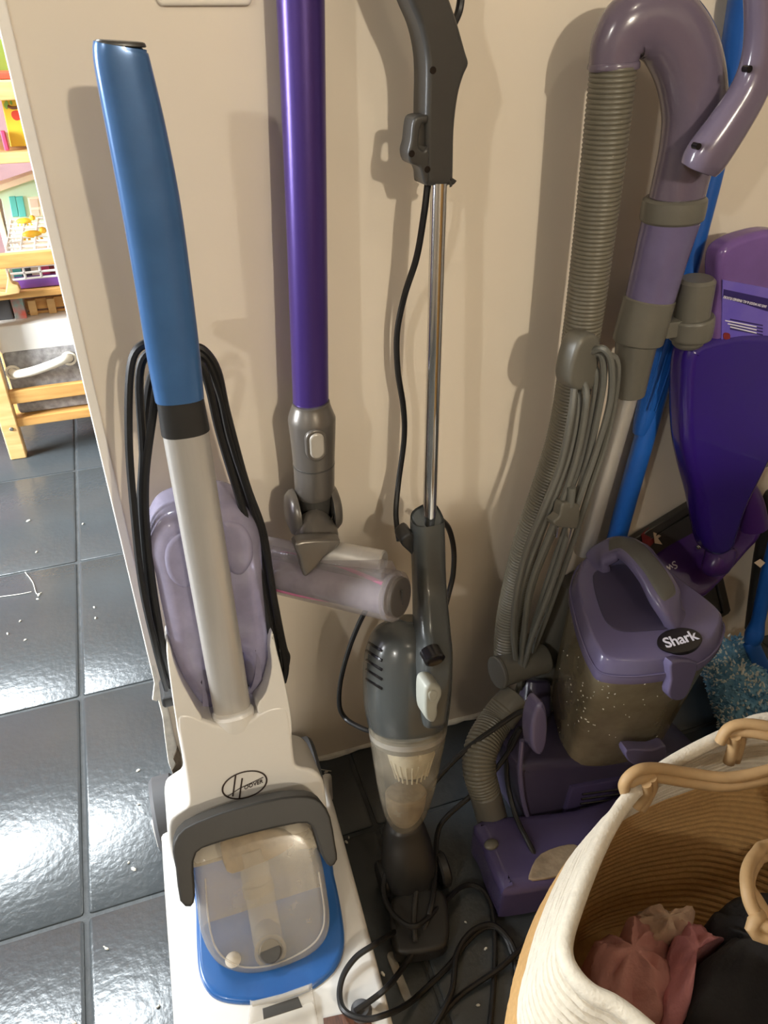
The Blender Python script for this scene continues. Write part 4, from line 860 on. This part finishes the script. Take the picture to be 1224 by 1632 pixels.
for P in (((0, 951), (30, 947), (50, 943)), ((40, 912), (52, 928), (58, 946), (66, 944)), ((165, 1508), (172, 1513)), ((510, 1226), (528, 1229))):
    g.add(tube([qZ(x, y, 0.0015) for x, y in P], 0.0009, 5, 5))
o = g.build('floor_crumbs', 'crumb'); tag(o, 'pale crumbs and lint scattered over the dark tile floor', 'crumbs', kind='stuff')

# ================================================================== FAR ROOM: toy shelf and toys
SHY = 2.35
def s_(x, y, Y=SHY): return qY(x, y, Y)
t = thing('toy_shelf', 'pine wood toy shelf standing in the bright room beyond the wall', 'shelf', (0.0, SHY + 0.15, 0))
lx = s_(12, 650).x
def zz(y, x=60, Y=SHY): return s_(x, y, Y).z
LXL, XR = lx - 0.012, 0.34
for yy in (SHY, SHY + 0.36):
    part('leg', box(LXL - 0.02, LXL + 0.028, yy - 0.02, yy + 0.02, 0, 1.6, 0.004), 'woodpale', t)
    part('leg', box(XR - 0.04, XR, yy - 0.02, yy + 0.02, 0, 1.6, 0.004), 'woodpale', t)
lb = s_(18, 684, SHY - 0.021); part('leg_bolt', cyl((lb.x, SHY - 0.024, lb.z), (lb.x, SHY - 0.015, lb.z), 0.006, n=14), 'grey', t)
def rail(y0, y1, Y=SHY, th=0.022, x0=None, mat='wood', nm='rail', xx=70):
    return part(nm, box(x0 if x0 is not None else LXL + 0.026, XR - 0.03, Y - th / 2, Y + th / 2, zz(y1, xx, Y), zz(y0, xx, Y), 0.004), mat, t)
rail(659, 673); rail(615, 636)
def plank(ytop, Y0=SHY - 0.015, x0=-0.9, th=0.020, xx=60, mat='wood'):
    z = zz(ytop, xx, Y0); return part('shelf_board', box(x0, XR, Y0, SHY + 0.36, z - th, z, 0.003), mat, t), z
part('bottom_board', box(LXL, XR, SHY, SHY + 0.36, zz(668, 60), zz(662, 60), 0.003), 'wood', t)
b1, zb1 = plank(462)
part('shelf_lip', box(-0.9, XR, SHY - 0.05, SHY - 0.03, zz(425, 50, SHY - 0.05), zz(402, 50, SHY - 0.05), 0.003), 'wood', t)
b2, zb2 = plank(243, xx=20, mat='woodpale', th=0.026)
part('shelf_lip', box(-0.9, XR, SHY - 0.035, SHY - 0.015, zz(160, 10, SHY - 0.03), zz(129, 10, SHY - 0.03), 0.003), 'woodpale', t)
b3, zb3 = plank(128, xx=8, mat='woodpale')
# bracket shaped front piece at far left
part('bracket', slab([(-30, 478), (-30, 462), (9, 466), (13, 436), (17, 446), (20, 452), (28, 454), (33, 463), (30, 468)], (0, SHY - 0.045, 0.6), (0, -1, 0), 0.03, 0.003, 0, 2), 'woodpale', t)
# felt storage bin
t = thing('storage_bin', 'grey felt storage bin with white lining and rope handle on the toy shelf', 'storage bin', (-0.2, SHY + 0.15, zz(662, 60)))
zt = zz(553, 60, SHY + 0.03); z0 = zz(662, 60) + 0.001
part('bin_body', box(LXL + 0.035, 0.18, SHY + 0.02, SHY + 0.30, z0, zt, 0.012), 'felt', t)
part('lining_cuff', box(LXL + 0.030, 0.185, SHY + 0.022, SHY + 0.305, zt - 0.01, zz(512, 60, SHY + 0.03), 0.012), 'lining', t)
part('rope_handle', tube([qY(x, y, SHY + Yo) for x, y, Yo in ((20, 592, 0.02), (26, 596, 0.004), (50, 592, -0.004), (80, 582, -0.006), (104, 572, 0.0), (110, 570, 0.02))], 0.013, 6, 10), 'rope', t)
for x, y in ((21, 593), (110, 571)):
    c = qY(x, y, SHY + 0.019); part('grommet', loft([ring(c + Y1 * h, X1, Z1, r, r, 20) for h, r in ((0, 0.022), (-0.003, 0.022), (-0.003, 0.015), (0, 0.015))], False), 'rope', t)
# shelf contents below the middle board
def item(name, label, cat, x0, x1, Y0, Y1_, zlo, zhi, mat, group=None, r=0.003):
    o = part(name, box(x0, x1, Y0, Y1_, zlo, zhi, r), mat); return tag(o, label, cat, group)
zl = zz(512, 60, SHY + 0.03)
t = thing('wooden_crate', 'slatted wooden crate behind the felt bin on the toy shelf', 'crate', (-0.1, SHY + 0.27, zl))
xa = s_(43, 495, SHY + 0.10).x
for z_a, z_b in ((509, 494), (491, 474)):
    part('slat', box(xa, 0.16, SHY + 0.095, SHY + 0.107, max(zl + 0.001, zz(z_a, 70, SHY + 0.1)), zz(z_b, 70, SHY + 0.1), 0.002), 'wood', t)
for xx in (49, 80):
    xq = s_(xx, 480, SHY + 0.09).x; part('post', box(xq - 0.010, xq + 0.012, SHY + 0.082, SHY + 0.095, zl + 0.001, zz(474, 70, SHY + 0.1), 0.002), 'woodpale', t)
part('crate_back', box(xa, 0.16, SHY + 0.27, SHY + 0.282, zl + 0.001, zz(476, 70, SHY + 0.1), 0.002), 'wood', t)
item('picture_book', 'colourful picture book standing left of the wooden crate on the toy shelf', 'book', s_(20, 490, SHY + 0.07).x, s_(39, 490, SHY + 0.07).x, SHY + 0.065, SHY + 0.08, zl, zz(475, 30, SHY + 0.07), 'multicol', r=0.002)
item('toy_box', 'dull blue-grey toy box at the left end under the middle shelf board', 'toy', s_(-20, 490, SHY + 0.07).x, s_(17, 490, SHY + 0.07).x, SHY + 0.07, SHY + 0.2, zl, zz(478, 10, SHY + 0.07), 'wheel')
# purple bin with a wire grid
t = thing('toy_bin', 'purple toy bin with white wire grid above it on the middle shelf board', 'toy bin', (-0.1, SHY + 0.15, zb1))
px0 = s_(16, 450).x
part('bin_wall', box(px0, 0.2, SHY + 0.0, SHY + 0.17, zb1 + 0.001, zz(443, 60, SHY), 0.006), 'violet', t)
def wires(pt, xs, zs, Y, r=0.0028):
    for x in xs: part('wire', cyl((x, Y, zs[0]), (x, Y, zs[-1]), r, n=6, bev=0), 'wire', pt, 0)
    for z in zs: part('wire', cyl((xs[0], Y, z), (xs[-1], Y, z), r, n=6, bev=0), 'wire', pt, 0)
zt1, zt2 = zz(443, 60, SHY), zz(424, 60, SHY)
wires(t, [px0 + 0.042 * k for k in range(9)], [zt1, (zt1 + zt2) / 2, zt2], SHY + 0.004, 0.0035)
for k, (xx, mt, nm) in enumerate(((24, 'teal', 'teal'), (40, 'wheel', 'dark grey'), (56, 'cream', 'cream'), (70, 'magenta', 'magenta'), (86, 'redink', 'crimson'))):
    xq = s_(xx, 435).x; o = part('toy_block', box(xq - 0.018, xq + 0.020, SHY + 0.03, SHY + 0.08, zt1 - 0.02, zt2 - 0.008, 0.006), mt)
    tag(o, f'{nm} toy behind the wire grid of the purple bin', 'toy', 'toys in the purple bin')
# white wire basket with two toys on it
zb = zz(402, 50, SHY - 0.05) - 0.03
t = thing('wire_basket', 'white wire basket sloping behind the upper shelf lip', 'wire basket', (-0.15, SHY + 0.1, zb))
bx0 = s_(6, 390).x; zlo = zz(398, 50, SHY); zhi = zz(346, 50, SHY + 0.16)
def sl(u, v): return Vector((bx0 + 0.018 * v + u, SHY + 0.01 + 0.15 * v, zlo - 0.005 + (zhi - zlo) * v))
for k in range(11): part('wire', cyl(sl(0.036 * k, 0), sl(0.036 * k, 1), 0.0034, n=6, bev=0), 'wire', t, 0)
for k in range(8): part('wire', cyl(sl(0, k / 7), sl(0.36, k / 7), 0.0034, n=6, bev=0), 'wire', t, 0)
for k in range(5): part('wire', cyl(sl(0.0, k / 4), sl(0.0, k / 4) - Z1 * 0.07, 0.003, n=6, bev=0), 'wire', t, 0)
part('basket_base', box(bx0, bx0 + 0.36, SHY + 0.01, SHY + 0.2, zb - 0.012, zb, 0.002), 'palecloth', t)
def critter(px, py, v, mat, label, s=1.0):
    c = qY(px, py, SHY + 0.01 + 0.15 * v - 0.006); o = thing('toy_animal', label, 'toy', c, 'toy animals on the wire basket')
    part('body', ellip(c, 0.026 * s, 0.012 * s, 0.010 * s), mat, o)
    part('head', ellip(c + Vector((0.030 * s, 0, 0.008 * s)), 0.010 * s, 0.009 * s, 0.009 * s), mat, o)
    for dx in (-0.018, -0.008, 0.008, 0.018): part('leg', cyl(c + Vector((dx * s, 0, 0)), c + Vector((dx * 1.3 * s, -0.002, -0.016 * s)), 0.0035 * s, n=8, bev=0), mat, o)
critter(51, 373, 0.5, 'orange', 'orange striped toy animal lying on the white wire basket')
critter(38, 352, 0.9, 'yellow', 'yellow-green toy animal at the top edge of the wire basket', 0.8)
# doll house
t = thing('doll_house', 'mint and cream doll house with teal double door behind the wire basket', 'doll house', (-0.15, SHY + 0.25, zb1))
DY = SHY + 0.215
part('front_wall', slab([(-20, 302), (60, 276), (90, 290), (104, 412), (22, 424), (2, 318)], (0, DY, 0.9), (0, -1, 0), 0.03, 0.003, 0, 2), 'mint', t)
part('roof_board', slab([(-24, 302), (56, 275), (62, 284), (-20, 312)], (0, DY - 0.012, 0.9), (0, -1, 0), 0.06, 0.003, 0, 2), 'cream', t)
for a, b in ((14, 24), (25, 36)):
    part('door', slab([(a, 314), (b, 313), (b + 6, 345), (a + 6, 346)], (0, DY - 0.006, 0.9), (0, -1, 0), 0.008, 0.001, 0, 1), 'teal', t)
wn = part('window_frame', slab([(44, 315), (66, 313), (72, 344), (50, 346)], (0, DY - 0.006, 0.9), (0, -1, 0), 0.008, 0.001, 0, 1), 'cream', t)
part('pane', slab([(47, 318), (60, 317), (62, 330), (49, 331)], (0, DY - 0.0075, 0.9), (0, -1, 0), 0.004, 0.0005, 0, 1), 'paper', wn)
part('pane', slab([(49, 335), (62, 334), (64, 344), (51, 345)], (0, DY - 0.0075, 0.9), (0, -1, 0), 0.004, 0.0005, 0, 1), 'paper', wn)
part('side_wall', box(s_(2, 330, DY).x - 0.02, s_(2, 330, DY).x - 0.005, DY, DY + 0.12, zb1 + 0.002, zz(312, 0, DY), 0.002), 'cream', t)
# yellow picture box and neighbours on the upper boards
t = thing('picture_box', 'yellow picture box with a red apple and a branch on the upper shelf', 'box', (-0.35, SHY + 0.05, zb2))
yb = slab([(1, 155), (60, 155), (69, 232), (17, 234)], (0, SHY + 0.03, 1.0), (0, -1, 0), 0.08, 0.002, 0, 1)
part('box_body', yb, 'yellow', t)
part('apple_print', slab([(19, 178), (26, 176), (33, 179), (34, 188), (28, 192), (22, 190), (18, 184)], (0, SHY + 0.029, 1.0), (0, -1, 0), 0.002, 0.0005, 3, 1), 'red', t)
part('branch_print', tube([qY(x, y, SHY + 0.0285) for x, y in ((12, 169), (20, 172), (28, 171), (36, 168))], 0.0035, 4, 6), 'brown', t)
part('leaf_print', slab([(6, 166), (10, 160), (14, 166), (12, 174), (8, 172)], (0, SHY + 0.029, 1.0), (0, -1, 0), 0.002, 0.0005, 2, 1), 'green', t)
part('leaf_print', slab([(15, 162), (18, 160), (20, 166), (17, 167)], (0, SHY + 0.029, 1.0), (0, -1, 0), 0.002, 0.0005, 2, 1), 'green', t)
item('toy_figure', 'small violet and red toy standing left of the yellow picture box', 'toy', s_(3, 220, SHY + 0.02).x, s_(11, 220, SHY + 0.02).x, SHY + 0.01, SHY + 0.025, zb2 + 0.001, zz(208, 8, SHY + 0.02), 'magenta')
item('folded_book', 'red book lying at the front of the top shelf', 'book', s_(-10, 120, SHY).x - 0.1, s_(22, 120, SHY).x + 0.02, SHY, SHY + 0.08, zb3 + 0.001, zz(116, 8, SHY), 'red')
item('green_book', 'green book standing on the top shelf above the red one', 'book', s_(-10, 80, SHY + 0.03).x - 0.05, s_(18, 80, SHY + 0.03).x, SHY + 0.09, SHY + 0.11, zb3 + 0.001, zz(62, 6, SHY + 0.1), 'green')
# curtain panel behind the shelf
t = part('curtain', plate([(x, z) for x, z in ((-1.6, 0.3), (0.5, 0.3), (0.5, 2.2), (-1.6, 2.2))], Vector((0, 3.3, 0)), X1, Z1, -Y1, 0.02, 0.004), 'mauve')
tag(t, 'mauve grey curtain hanging behind the toy shelf', 'curtain')
